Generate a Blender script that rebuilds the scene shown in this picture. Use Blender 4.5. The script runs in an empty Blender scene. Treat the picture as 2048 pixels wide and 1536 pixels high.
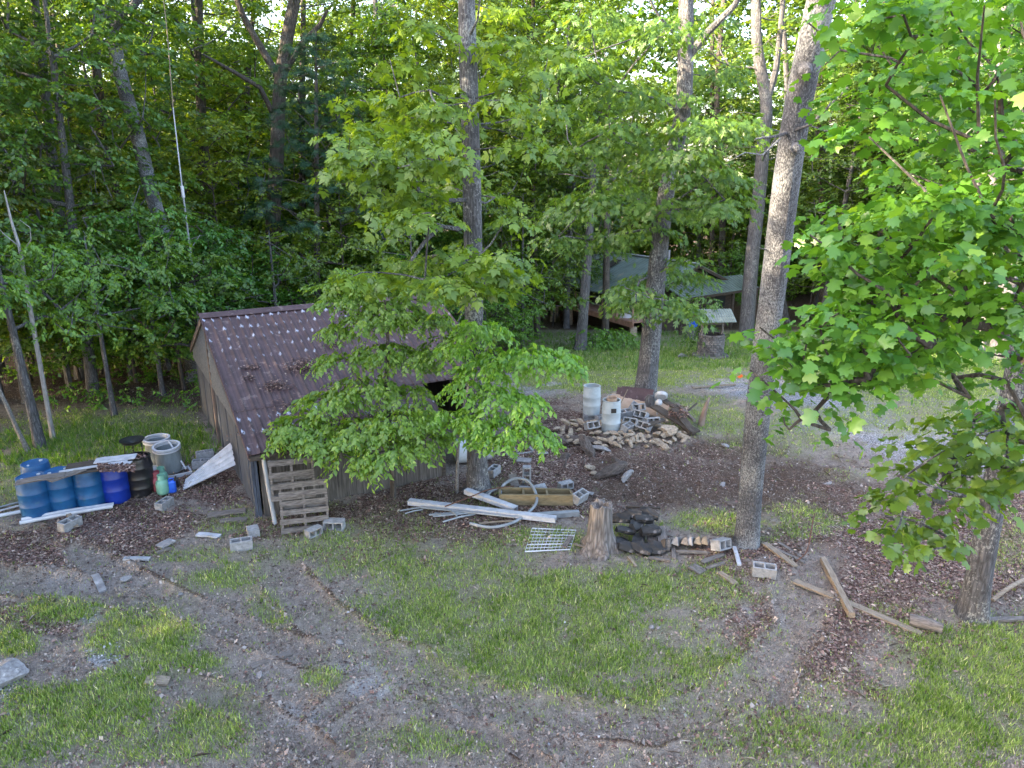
import bpy, math, random
import numpy as np
from mathutils import Vector, Matrix, Euler

# ------------------------------------------------------------------ camera, world, sun, exposure
S = bpy.context.scene
COL = S.collection
PITCH = math.radians(16.4); CH = 6.8; FPX = 1420.0
cam_d = bpy.data.cameras.new("camera"); cam = bpy.data.objects.new("camera", cam_d); COL.objects.link(cam)
cam.location = (0, 0, CH); cam.rotation_euler = (math.radians(90) - PITCH, 0, 0)
cam_d.sensor_width = 36; cam_d.lens = 36 * FPX / 2048; cam_d.clip_start = .1; cam_d.clip_end = 600
S.camera = cam
SUN_EL = math.radians(22); SUN_AZ = math.radians(-108)      # azimuth from +Y towards +X: low sun behind the woods on the left
w = bpy.data.worlds.new("World"); S.world = w; w.use_nodes = True
nt = w.node_tree; bg = nt.nodes['Background']
sky = nt.nodes.new('ShaderNodeTexSky'); sky.sky_type = 'NISHITA'; sky.sun_disc = False
sky.sun_elevation = SUN_EL; sky.sun_rotation = SUN_AZ; sky.dust_density = 2.5; sky.air_density = 1.0; sky.ozone_density = 1.0
nt.links.new(sky.outputs[0], bg.inputs[0]); bg.inputs[1].default_value = .15
sd = bpy.data.lights.new("sun", 'SUN'); sun = bpy.data.objects.new("sun", sd); COL.objects.link(sun)
sd.energy = 3.6; sd.angle = math.radians(.6); sd.color = (1, .86, .62)
sdir = Vector((math.sin(SUN_AZ) * math.cos(SUN_EL), math.cos(SUN_AZ) * math.cos(SUN_EL), math.sin(SUN_EL)))
sun.rotation_euler = sdir.to_track_quat('Z', 'Y').to_euler(); sun.location = (-20, 20, 30)
S.view_settings.view_transform = 'Standard'; S.view_settings.look = 'None'
S.view_settings.exposure = 3.22; S.view_settings.gamma = 1; S.view_settings.use_curve_mapping = False
S.view_settings.use_white_balance = True; S.view_settings.white_balance_temperature = 6950; S.view_settings.white_balance_tint = 18
S.cycles.max_bounces = 8; S.cycles.diffuse_bounces = 5; S.cycles.glossy_bounces = 2
S.cycles.transmission_bounces = 6; S.cycles.transparent_max_bounces = 4; S.cycles.caustics_reflective = False
S.cycles.caustics_refractive = False; S.cycles.use_denoising = True
S.render.film_transparent = False

# ------------------------------------------------------------------ helpers
CP, SP = math.cos(PITCH), math.sin(PITCH)
def ray(u, v):
    a = (u - 1024) / FPX; b = (v - 768) / FPX
    return (a, CP - b * SP, -SP - b * CP)
def hsh(ix, iy, seed):
    n = (ix.astype(np.int64) * 374761393 + iy.astype(np.int64) * 668265263 + seed * 1442695041) & 0x7fffffff
    n = ((n ^ (n >> 13)) * 1274126177) & 0x7fffffff
    return ((n ^ (n >> 16)) & 0xffff) / 65535.0
def vnoise(x, y, seed=0):
    x = np.asarray(x, float); y = np.asarray(y, float)
    ix = np.floor(x); iy = np.floor(y); fx = x - ix; fy = y - iy
    fx = fx * fx * (3 - 2 * fx); fy = fy * fy * (3 - 2 * fy)
    a = hsh(ix, iy, seed); b = hsh(ix + 1, iy, seed); c = hsh(ix, iy + 1, seed); d = hsh(ix + 1, iy + 1, seed)
    return (a + (b - a) * fx) * (1 - fy) + (c + (d - c) * fx) * fy
def fbm(x, y, sc, seed=0, o=4):
    t = 0; am = .5; s = 0
    for k in range(o):
        t = t + am * vnoise(np.asarray(x) * sc * 2 ** k, np.asarray(y) * sc * 2 ** k, seed + k * 17); s += am; am *= .55
    return t / s
def ter(x, y):                                                # broad shape of the land: level yard, falling gently beyond it
    y = np.asarray(y, float)
    return -.1 * np.clip(y - 21, 0, 40) * np.clip((y - 19) / 6, 0, 1)
def G(u, v, dz=0.0):                                          # the spot on the land seen at a place in the photo
    d = ray(u, v); t = CH / max(.02, -d[2])
    for i in range(40):
        z = float(ter(d[0] * t, d[1] * t)) + dz
        t += (CH + d[2] * t - z) * .6 / max(.05, -d[2])
    return Vector((d[0] * t, d[1] * t, CH + d[2] * t))
def P(u, v, Y):                                               # the point at distance Y
    d = ray(u, v); t = Y / d[1]; return Vector((d[0] * t, Y, CH + d[2] * t))

def tag(o, label=None, cat=None, group=None, kind=None):
    if label: o['label'] = label
    if cat: o['category'] = cat
    if group: o['group'] = group
    if kind: o['kind'] = kind
    return o
def thing(name, label, cat, loc, rot=(0, 0, 0), group=None):
    o = bpy.data.objects.new(name, None); COL.objects.link(o); o.empty_display_size = .1
    o.location = loc; o.rotation_euler = rot
    return tag(o, label, cat, group)
def copy_thing(o, loc, rot=None, label=None, scale=None, parent=None):
    c = o.copy(); COL.objects.link(c)
    if parent is not None: c.parent = parent
    else:
        c.location = loc
        if rot is not None: c.rotation_euler = rot
        if scale is not None: c.scale = scale if hasattr(scale, '__len__') else (scale,) * 3
        if label: c['label'] = label
    for ch in o.children: copy_thing(ch, None, parent=c)
    return c

class MB:
    def __init__(s): s.v = []; s.f = []
    def add(s, vs, fs):
        n = len(s.v); s.v += [tuple(p) for p in vs]; s.f += [tuple(i + n for i in f) for f in fs]; return s
    def box(s, c, d, M=None):
        x, y, z = [q / 2 for q in d]
        vs = [Vector((a * x, b * y, e * z)) for a in (-1, 1) for b in (-1, 1) for e in (-1, 1)]
        if M is not None: vs = [M @ p for p in vs]
        vs = [p + Vector(c) for p in vs]
        return s.add(vs, [(0, 1, 3, 2), (4, 6, 7, 5), (0, 4, 5, 1), (2, 3, 7, 6), (0, 2, 6, 4), (1, 5, 7, 3)])
    def beam(s, a, b, w, h, roll=0, warp=0, seg=1):
        a, b = Vector(a), Vector(b); d = (b - a); L = d.length; d.normalize()
        up = Vector((0, 0, 1)) if abs(d.z) < .95 else Vector((0, 1, 0))
        sd_ = d.cross(up).normalized(); up = sd_.cross(d)
        R = Matrix.Rotation(roll, 3, d); sd_ = R @ sd_; up = R @ up
        vs = []
        for i in range(seg + 1):
            t = i / seg; c = a + d * L * t + up * warp * math.sin(math.pi * t)
            k = 1 + (random.uniform(-.06, .06) if seg > 1 else 0)
            for (x, y) in ((-1, -1), (1, -1), (1, 1), (-1, 1)): vs.append(c + sd_ * x * w / 2 * k + up * y * h / 2 * k)
        fs = [(0, 3, 2, 1), tuple(seg * 4 + q for q in (0, 1, 2, 3))]
        for i in range(seg):
            for j in range(4):
                k = (j + 1) % 4; fs.append((i * 4 + j, i * 4 + k, i * 4 + 4 + k, i * 4 + 4 + j))
        return s.add(vs, fs)
    def tube(s, pts, rad, n=8, cap=True, wob=None):
        pts = [Vector(p) for p in pts]
        if not hasattr(rad, '__len__'): rad = [rad] * len(pts)
        vs = []; prev = None
        for i, p in enumerate(pts):
            d = (pts[min(i + 1, len(pts) - 1)] - pts[max(i - 1, 0)]).normalized()
            if prev is None:
                x = d.cross(Vector((0, 0, 1)) if abs(d.z) < .9 else Vector((1, 0, 0))).normalized()
            else: x = (prev - d * prev.dot(d)).normalized()
            prev = x; y = d.cross(x)
            for j in range(n):
                a = 2 * math.pi * j / n; r = rad[i] * (wob(i, a) if wob else 1)
                vs.append(p + x * math.cos(a) * r + y * math.sin(a) * r)
        fs = []
        for i in range(len(pts) - 1):
            for j in range(n):
                k = (j + 1) % n; fs.append((i * n + j, i * n + k, (i + 1) * n + k, (i + 1) * n + j))
        if cap: fs += [tuple(reversed(range(n))), tuple((len(pts) - 1) * n + j for j in range(n))]
        return s.add(vs, fs)
    def lathe(s, prof, n=24, c=(0, 0, 0), closed=False):
        vs = []; m = len(prof)
        for (r, z) in prof:
            for j in range(n):
                a = 2 * math.pi * j / n; vs.append((c[0] + r * math.cos(a), c[1] + r * math.sin(a), c[2] + z))
        fs = []
        for i in range(m - (0 if closed else 1)):
            i2 = (i + 1) % m
            for j in range(n):
                k = (j + 1) % n; fs.append((i * n + j, i * n + k, i2 * n + k, i2 * n + j))
        if not closed: fs += [tuple(reversed(range(n))), tuple((m - 1) * n + j for j in range(n))]
        return s.add(vs, fs)
    def prism(s, pts, ext):                                    # flat polygon pushed by a vector
        n = len(pts); e = Vector(ext); vs = [Vector(p) for p in pts] + [Vector(p) + e for p in pts]
        return s.add(vs, [tuple(reversed(range(n))), tuple(range(n, 2 * n))] + [(i, (i + 1) % n, n + (i + 1) % n, n + i) for i in range(n)])
    def build(s, name, m, parent=None, org=None, smooth=False, bevel=0):
        vs = s.v
        if org is not None: vs = [(a - org[0], b - org[1], c - org[2]) for a, b, c in vs]
        me = bpy.data.meshes.new(name); me.from_pydata(vs, [], s.f); me.validate(); me.materials.append(m)
        o = bpy.data.objects.new(name, me); COL.objects.link(o)
        if parent is not None: o.parent = parent
        elif org is not None: o.location = org
        import bmesh
        bm = bmesh.new(); bm.from_mesh(me); bmesh.ops.recalc_face_normals(bm, faces=bm.faces)
        if bevel: bmesh.ops.bevel(bm, geom=bm.edges[:], offset=bevel, segments=1, affect='EDGES', clamp_overlap=True)
        bm.to_mesh(me); bm.free()
        if smooth:
            me.polygons.foreach_set('use_smooth', [True] * len(me.polygons))
            try: me.set_sharp_from_angle(angle=math.radians(45))
            except Exception: pass
        return o

def tri_mesh(name, V, F, m, attrs=None, smooth=False):        # fast triangle mesh from arrays
    me = bpy.data.meshes.new(name); V = np.asarray(V, np.float32); F = np.asarray(F, np.int32); k = F.shape[1]
    me.vertices.add(len(V)); me.vertices.foreach_set('co', V.ravel())
    me.loops.add(F.size); me.loops.foreach_set('vertex_index', F.ravel())
    me.polygons.add(len(F)); me.polygons.foreach_set('loop_start', np.arange(len(F), dtype=np.int32) * k)
    if smooth: me.polygons.foreach_set('use_smooth', np.ones(len(F), bool))
    me.materials.append(m)
    for n_, (dom, a) in (attrs or {}).items():
        at = me.attributes.new(n_, 'FLOAT', dom); at.data.foreach_set('value', np.asarray(a, np.float32).ravel())
    me.update(calc_edges=True); return me

# ------------------------------------------------------------------ materials
def newmat(name):
    m = bpy.data.materials.new(name); m.use_nodes = True; n = m.node_tree; n.nodes.clear()
    return m, n.nodes, n.links
def c4(c): return (c[0], c[1], c[2], 1)
def pmat(name, c1, c2, scale=6, rough=.8, bump=.25, stretch=(1, 1, 1), spots=None, sp_scale=12, sp_lo=.6, metallic=0, c3=None, detail=6):
    m, N, L = newmat(name)
    out = N.new('ShaderNodeOutputMaterial'); b = N.new('ShaderNodeBsdfPrincipled'); L.new(b.outputs[0], out.inputs[0])
    tc = N.new('ShaderNodeTexCoord'); mp = N.new('ShaderNodeMapping'); mp.inputs['Scale'].default_value = stretch
    oi = N.new('ShaderNodeObjectInfo'); ad = N.new('ShaderNodeVectorMath'); ad.operation = 'ADD'
    L.new(tc.outputs['Object'], mp.inputs[0]); L.new(mp.outputs[0], ad.inputs[0])
    sc = N.new('ShaderNodeMath'); sc.operation = 'MULTIPLY'; sc.inputs[1].default_value = 37; L.new(oi.outputs['Random'], sc.inputs[0])
    L.new(sc.outputs[0], ad.inputs[1])
    no = N.new('ShaderNodeTexNoise'); no.inputs['Scale'].default_value = scale; no.inputs['Detail'].default_value = detail
    no.inputs['Roughness'].default_value = .65; L.new(ad.outputs[0], no.inputs['Vector'])
    r = N.new('ShaderNodeValToRGB'); r.color_ramp.elements[0].position = .33; r.color_ramp.elements[1].position = .67
    r.color_ramp.elements[0].color = c4(c1); r.color_ramp.elements[1].color = c4(c2)
    if c3: e = r.color_ramp.elements.new(.5); e.color = c4(c3)
    L.new(no.outputs[0], r.inputs[0]); colr = r.outputs[0]
    if spots:
        n2 = N.new('ShaderNodeTexNoise'); n2.inputs['Scale'].default_value = sp_scale; n2.inputs['Detail'].default_value = 4
        L.new(tc.outputs['Object'], n2.inputs['Vector'])
        r2 = N.new('ShaderNodeValToRGB'); r2.color_ramp.elements[0].position = sp_lo; r2.color_ramp.elements[1].position = sp_lo + .07
        L.new(n2.outputs[0], r2.inputs[0]); mx = N.new('ShaderNodeMixRGB'); L.new(r2.outputs[0], mx.inputs[0]); L.new(colr, mx.inputs[1])
        mx.inputs[2].default_value = c4(spots); colr = mx.outputs[0]
    L.new(colr, b.inputs['Base Color']); b.inputs['Roughness'].default_value = rough; b.inputs['Metallic'].default_value = metallic
    if bump:
        bp = N.new('ShaderNodeBump'); bp.inputs['Strength'].default_value = bump; bp.inputs['Distance'].default_value = .02
        L.new(no.outputs[0], bp.inputs['Height']); L.new(bp.outputs[0], b.inputs['Normal'])
    return m
def leafmat(name, dark, light, pale=None, trans=.5, rough=.42):
    m, N, L = newmat(name)
    out = N.new('ShaderNodeOutputMaterial'); at = N.new('ShaderNodeAttribute'); at.attribute_name = 'var'
    oi = N.new('ShaderNodeObjectInfo')
    r = N.new('ShaderNodeValToRGB'); r.color_ramp.elements[0].color = c4(dark); r.color_ramp.elements[1].color = c4(light)
    r.color_ramp.elements[1].position = .8
    if pale: e = r.color_ramp.elements.new(1.0); e.color = c4(pale)
    L.new(at.outputs['Fac'], r.inputs[0])
    hs = N.new('ShaderNodeHueSaturation'); L.new(r.outputs[0], hs.inputs['Color'])
    mr = N.new('ShaderNodeMapRange'); mr.inputs[3].default_value = .482; mr.inputs[4].default_value = .522; L.new(oi.outputs['Random'], mr.inputs[0]); L.new(mr.outputs[0], hs.inputs['Hue'])
    mr2 = N.new('ShaderNodeMapRange'); mr2.inputs[3].default_value = .75; mr2.inputs[4].default_value = 1.25
    ml = N.new('ShaderNodeMath'); ml.operation = 'MULTIPLY'; ml.inputs[1].default_value = 7.31; fr = N.new('ShaderNodeMath'); fr.operation = 'FRACT'
    L.new(oi.outputs['Random'], ml.inputs[0]); L.new(ml.outputs[0], fr.inputs[0]); L.new(fr.outputs[0], mr2.inputs[0]); L.new(mr2.outputs[0], hs.inputs['Value'])
    d = N.new('ShaderNodeBsdfDiffuse'); t = N.new('ShaderNodeBsdfTranslucent'); g = N.new('ShaderNodeBsdfGlossy')
    L.new(hs.outputs[0], d.inputs[0])
    tm = N.new('ShaderNodeMixRGB'); tm.blend_type = 'MULTIPLY'; tm.inputs[0].default_value = 1; tm.inputs[2].default_value = (1.5, 1.25, .35, 1)
    L.new(hs.outputs[0], tm.inputs[1]); L.new(tm.outputs[0], t.inputs[0])
    g.inputs['Roughness'].default_value = rough; g.inputs[0].default_value = (.75, .8, .75, 1)
    m1 = N.new('ShaderNodeMixShader'); m1.inputs[0].default_value = trans; L.new(d.outputs[0], m1.inputs[1]); L.new(t.outputs[0], m1.inputs[2])
    m2 = N.new('ShaderNodeMixShader'); m2.inputs[0].default_value = .05; L.new(m1.outputs[0], m2.inputs[1]); L.new(g.outputs[0], m2.inputs[2])
    L.new(m2.outputs[0], out.inputs[0]); return m
def barkmat(name, dark, light, lichen=None, lich_amt=.55, sc=7, stz=.18, bump=.7, lsc=26):
    m, N, L = newmat(name)
    out = N.new('ShaderNodeOutputMaterial'); b = N.new('ShaderNodeBsdfPrincipled'); L.new(b.outputs[0], out.inputs[0]); b.inputs['Roughness'].default_value = .9
    tc = N.new('ShaderNodeTexCoord'); mp = N.new('ShaderNodeMapping'); mp.inputs['Scale'].default_value = (1, 1, stz); L.new(tc.outputs['Object'], mp.inputs[0])
    no = N.new('ShaderNodeTexNoise'); no.inputs['Scale'].default_value = sc * 3; no.inputs['Detail'].default_value = 7; no.inputs['Roughness'].default_value = .7; L.new(mp.outputs[0], no.inputs['Vector'])
    vo = N.new('ShaderNodeTexVoronoi'); vo.feature = 'DISTANCE_TO_EDGE'; vo.inputs['Scale'].default_value = sc * 2.6; L.new(mp.outputs[0], vo.inputs['Vector'])
    n3 = N.new('ShaderNodeTexNoise'); n3.inputs['Scale'].default_value = 1.3; n3.inputs['Detail'].default_value = 3; L.new(tc.outputs['Object'], n3.inputs['Vector'])
    mv = N.new('ShaderNodeMath'); mv.operation = 'MULTIPLY_ADD'; mv.inputs[1].default_value = 1.1; L.new(vo.outputs['Distance'], mv.inputs[0]); L.new(no.outputs[0], mv.inputs[2])
    r = N.new('ShaderNodeValToRGB'); r.color_ramp.elements[0].position = .42; r.color_ramp.elements[1].position = .95
    r.color_ramp.elements[0].color = c4(dark); r.color_ramp.elements[1].color = c4(light); L.new(mv.outputs[0], r.inputs[0]); col = r.outputs[0]
    if lichen:
        l1 = N.new('ShaderNodeTexNoise'); l1.inputs['Scale'].default_value = lsc; l1.inputs['Detail'].default_value = 5; l1.inputs['Roughness'].default_value = .8
        mp2 = N.new('ShaderNodeMapping'); mp2.inputs['Scale'].default_value = (1, 1, .6); L.new(tc.outputs['Object'], mp2.inputs[0]); L.new(mp2.outputs[0], l1.inputs['Vector'])
        ad = N.new('ShaderNodeMath'); ad.operation = 'MULTIPLY_ADD'; ad.inputs[1].default_value = .45; L.new(n3.outputs[0], ad.inputs[0]); L.new(l1.outputs[0], ad.inputs[2])
        r2 = N.new('ShaderNodeValToRGB'); p = 1.02 - lich_amt * .32; r2.color_ramp.elements[0].position = p - .04; r2.color_ramp.elements[1].position = p + .06
        L.new(ad.outputs[0], r2.inputs[0]); mx = N.new('ShaderNodeMixRGB'); L.new(r2.outputs[0], mx.inputs[0]); L.new(col, mx.inputs[1]); mx.inputs[2].default_value = c4(lichen); col = mx.outputs[0]
    L.new(col, b.inputs['Base Color'])
    bp = N.new('ShaderNodeBump'); bp.inputs['Strength'].default_value = bump; bp.inputs['Distance'].default_value = .03; L.new(mv.outputs[0], bp.inputs['Height']); L.new(bp.outputs[0], b.inputs['Normal'])
    return m

M = {}
M['leaf_forest'] = leafmat('leaf_forest', (.045, .10, .012), (.15, .26, .026), (.28, .40, .05))
M['leaf_forest_cool'] = leafmat('leaf_forest_cool', (.032, .09, .017), (.10, .215, .034), (.19, .33, .06))
M['leaf_under'] = leafmat('leaf_under', (.04, .12, .015), (.12, .28, .032), (.2, .38, .06))
M['leaf_dogwood'] = leafmat('leaf_dogwood', (.07, .18, .025), (.19, .38, .05), (.32, .5, .1))
M['leaf_hickory'] = leafmat('leaf_hickory', (.07, .19, .022), (.18, .37, .04), (.28, .46, .075))
M['leaf_tulip'] = leafmat('leaf_tulip', (.045, .13, .02), (.14, .27, .032), (.28, .41, .065), rough=.35)
M['leaf_oak'] = leafmat('leaf_oak', (.045, .125, .02), (.14, .27, .045), (.24, .4, .10))
M['needles'] = leafmat('needles', (.008, .035, .016), (.02, .07, .03), trans=.15)
M['bark_lichen'] = barkmat('bark_lichen', (.028, .029, .033), (.10, .104, .115), (.23, .245, .25), .86, sc=9, stz=.45, lsc=48)
M['bark_ridge'] = barkmat('bark_ridge', (.028, .028, .031), (.11, .112, .12), (.25, .26, .25), .72, sc=8, stz=.16)
M['bark_gray'] = barkmat('bark_gray', (.034, .034, .036), (.13, .13, .135), (.24, .24, .22), .6, sc=7, stz=.15)
M['bark_dark'] = barkmat('bark_dark', (.022, .018, .015), (.095, .08, .068), (.13, .13, .11), .6, sc=5, stz=.15)
M['bark_pale'] = barkmat('bark_pale', (.10, .095, .09), (.27, .26, .25), (.4, .4, .38), .7, sc=14, stz=.5)
M['bark_dead'] = barkmat('bark_dead', (.2, .19, .18), (.38, .37, .36), None, bump=.3)
# ------------------------------------------------------------------ ground
def project(x, y, z):
    dx, dy, dz = x, y, z - CH
    dep = np.maximum(dy * CP - dz * SP, .3); dn = -dy * SP - dz * CP
    return 1024 + FPX * dx / dep, 768 + FPX * dn / dep
# patches of ground cover, traced as ellipses (centre u, v, half sizes, tilt) and laid out on the land
GRASS = [(1080,1280,320,120,0,1),(1210,1185,270,60,0,1),(880,1130,230,70,0,.7),(1390,1330,130,70,0,.8),(1000,1220,300,60,0,.8),(1230,1390,230,50,.1,.8),(1960,1390,200,150,0,.9),(1720,1480,330,60,0,.6),(2000,1290,140,60,0,1),
 (120,1215,100,24,-.1,.9),(290,1262,100,60,-.2,1),(330,1330,90,28,0,1),(25,1290,45,26,0,1),(120,1395,170,42,-.1,.9),(430,1435,75,60,.4,1),(230,1390,90,50,0,.9),(60,1480,260,60,0,.75),(850,1490,140,40,0,.6),(300,1500,200,30,0,.6),
 (700,1085,200,50,0,.6),(540,1210,34,52,-.4,.8),(470,1150,110,28,-.1,.8),(655,1350,50,40,.2,.8),(400,1110,90,22,0,.6),(560,1110,80,20,0,.7),(1330,710,330,48,0,1),(1190,755,170,30,0,.9),(1500,690,260,50,0,1),(1850,740,240,60,0,1),(1800,680,330,40,0,1),(1400,830,90,40,.2,.7),(1550,870,120,40,.1,.5),
 (1700,830,140,24,0,.55),(1150,660,230,30,0,.7),(230,865,240,45,-.12,1),(60,950,120,50,-.3,.8),(330,870,120,40,-.1,1),(1440,1045,120,22,0,.75),(1590,1040,70,40,0,.7),(1090,1075,90,30,0,.8),(1250,1075,60,40,0,.7),(830,1060,110,25,0,.4),(460,1045,60,35,-.3,.6),(1560,1180,60,20,-.3,.5),
 (1600,1400,130,60,0,.35),(1880,820,160,50,0,.6),(2020,1090,60,60,0,.5),(980,990,60,30,0,.4),(30,1180,60,20,0,.4),(610,1010,70,20,0,.4),(1700,950,60,14,0,.25)]
LITTER = [(250,1055,180,60,-.1,1),(60,1105,110,36,0,1),(170,1000,200,30,-.1,.6),(420,975,80,50,.3,1),(640,1040,220,30,-.2,.9),(900,1030,260,70,0,1),(1080,930,140,80,0,1),(1100,860,90,60,0,.9),(1330,930,230,70,0,.6),(1750,1120,380,150,0,.8),(1600,1280,220,110,.3,.7),(1950,1080,200,150,0,.9),(1500,1470,200,60,0,.4),
 (100,1245,70,24,.3,.7),(30,1225,60,20,0,.8),(700,1110,120,30,0,.5),(1450,1100,120,24,0,.6),(1200,1020,160,30,0,.6),(100,700,600,150,0,.5),(1200,1430,160,25,.1,.3),(1020,690,120,40,0,.6),(330,1440,60,18,0,.3)]
GRAVEL = [(1620,800,240,34,.25,.9),(1880,890,260,50,.25,.8),(1090,768,90,22,0,1),(1960,800,200,60,0,.6),(1280,690,80,12,0,.8),(205,1308,36,34,.5,1.1),(180,1225,26,22,.3,.9),(250,1370,26,22,.9,.8),(1480,770,140,24,.1,.8),(1750,860,180,30,.1,.8),(230,1060,90,30,0,.35),(10,1370,30,60,0,1)]
SAND = [(110,1075,130,20,.2,.7),(260,1055,80,22,0,.6),(90,1060,60,18,0,.8),(1720,868,110,10,0,.7),(370,1040,60,24,0,.5),(1370,1340,60,20,0,.3),(30,1150,70,30,0,.6),(480,1045,60,14,0,.7),(1420,780,60,10,-.3,.5)]
PALE = [(740,1370,60,30,-.2,.9),(700,1330,60,18,0,.6),(1500,1225,26,20,.6,1),(1400,1300,90,14,.1,.6),(130,1160,130,30,0,.45),(380,1200,180,40,.3,.35),(600,1330,160,60,.3,.35),(900,1420,260,30,.2,.4),(1320,1270,110,10,.1,.4),(620,1440,60,30,.4,.6),(250,1000,40,12,0,.3)]
MULCH = [(1300,960,200,60,0,.9),(1450,900,130,30,0,.8),(1500,960,200,60,0,.8),(1600,1000,200,60,0,.7),(1720,1060,250,60,0,.5),(1180,910,90,30,.2,1),(1250,960,60,26,.3,1)]
TRACKS = [([(160,1110),(300,1180),(470,1260),(620,1310),(760,1345)],26,1),([(560,1150),(640,1240),(760,1310),(930,1390),(1150,1440),(1310,1455),(1480,1385),(1600,1260),(1640,1130)],38,1),
 ([(350,1370),(470,1410),(600,1480),(700,1560)],30,1),([(0,1160),(150,1175),(280,1200)],40,.7),([(640,1440),(760,1350),(840,1310)],24,.8),([(860,1420),(980,1470),(1100,1540)],22,.6),([(1560,1170),(1590,1280),(1560,1400)],30,.6)]
def ell(u, v, L_, nz=0):
    o = np.zeros_like(u)
    for (a, b, ra, rb, t, wgt) in L_:
        du = u - a; dv = v - b; ct, st = math.cos(t), math.sin(t)
        q = ((du * ct + dv * st) / ra) ** 2 + ((-du * st + dv * ct) / rb) ** 2
        o = np.maximum(o, wgt * np.clip(1.55 - q ** .5 + nz, 0, 1))
    return o
def seg_d(u, v, pts, wd):
    best = np.full_like(u, 1e9)
    for (a, b) in zip(pts[:-1], pts[1:]):
        ax, ay = a; bx, by = b; L2 = (bx - ax) ** 2 + (by - ay) ** 2
        t = np.clip(((u - ax) * (bx - ax) + (v - ay) * (by - ay)) / L2, 0, 1)
        best = np.minimum(best, np.hypot((u - ax - t * (bx - ax)) * .8, (v - ay - t * (by - ay))))
    return best / wd
def cover(x, y):
    z = ter(x, y); u, v = project(x, y, z)
    nz = (fbm(x, y, 1.3, 3, 6) - .5) * 1.7 + (vnoise(x * 9, y * 9, 4) - .5) * .35
    tr = np.full_like(u, 9.)
    for pts, wd, wt in TRACKS: tr = np.minimum(tr, seg_d(u, v, pts, wd) / max(wt, .5))
    trk = np.clip(1.5 - tr + nz * .25, 0, 1)
    g = ell(u, v, GRASS, nz); l = ell(u, v, LITTER, nz); gr = ell(u, v, GRAVEL, nz * .8); sa = ell(u, v, SAND, nz); pa = ell(u, v, PALE, nz); mu = ell(u, v, MULCH, nz * .5)
    mu = np.maximum(mu, 1.0 * np.exp(-((tr - 1.12) / .13) ** 2) * np.clip(fbm(x, y, 1.7, 61, 3) * 3 - .9, 0, 1))
    far = np.clip((y - 30) / 6, 0, 1)
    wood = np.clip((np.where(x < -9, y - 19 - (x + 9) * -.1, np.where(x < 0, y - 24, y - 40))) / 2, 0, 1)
    g = g * (1 - .6 * trk); g = g * (1 - wood * .8); l = np.maximum(l * (1 - .7 * trk), wood * .45); mu = np.maximum(mu, wood * .8)  # woods floor: litter plus dark mulch colour that paints in the shade under trees
    bld = ((x + 5.24) * .855 + (y - 13.36) * .519, (x + 5.24) * -.519 + (y - 13.36) * .855)
    ins = (bld[0] > -.1) & (bld[0] < 6) & (bld[1] > 0) & (bld[1] < 8.2)
    g = np.where(ins, 0, g); 
    return g, l * (1 - mu * .3), gr * (1 - .5 * g), sa * (1 - trk * .3), np.maximum(pa, trk * .3), mu, tr, trk
def gz(x, y, full=None):                                       # full ground height with ruts and roughness
    c = full if full is not None else cover(x, y)
    g, l, gr, sa, pa, mu, tr, trk = c
    near = np.clip((34 - y) / 8, .15, 1)
    z = ter(x, y) + (fbm(x, y, .35, 5, 3) - .5) * .10 + (fbm(x, y, 2.2, 9, 4) - .5) * .07 * near
    rough = np.clip(1 - g - .4 * l, .25, 1)
    z = z + (fbm(x, y, 6, 21, 5) - .5) * .11 * rough * near
    z = z - .045 * np.exp(-(tr / .8) ** 4) + .04 * np.exp(-((tr - 1.15) / .22) ** 2) * (.5 + vnoise(x * 3, y * 3, 8))
    lug = np.sin((x * .8 + y * .6) * 2 * math.pi / .16) * .012 * np.exp(-(tr / .8) ** 4)
    z = z + lug + mu * (fbm(x, y, 3, 31, 4) - .45) * .16
    return z
def lin(a, b, n): return list(np.linspace(a, b, n, endpoint=False))
def grow(a, s, lim, k=1.12):
    o = []; d = s
    while abs(a) < abs(lim): a += math.copysign(d, lim); o.append(a); d *= k
    return o
xs = np.array(sorted(grow(-12.5, .06, -240)) + lin(-12.5, 13, 470) + [13.] + grow(13, .06, 240))
ys = np.array(sorted(grow(5.2, .08, -40)) + lin(5.2, 17, 250) + lin(17, 26, 120) + [26.] + grow(26, .09, 260, 1.05))
X, Y = np.meshgrid(xs, ys); X = X.ravel(); Y = Y.ravel()
cv = cover(X, Y); Z = gz(X, Y, cv)
nx, ny = len(xs), len(ys)
ii, jj = np.meshgrid(np.arange(nx - 1), np.arange(ny - 1)); k0 = (jj * nx + ii).ravel()
F = np.stack([k0, k0 + 1, k0 + nx + 1, k0 + nx], 1)
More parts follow.
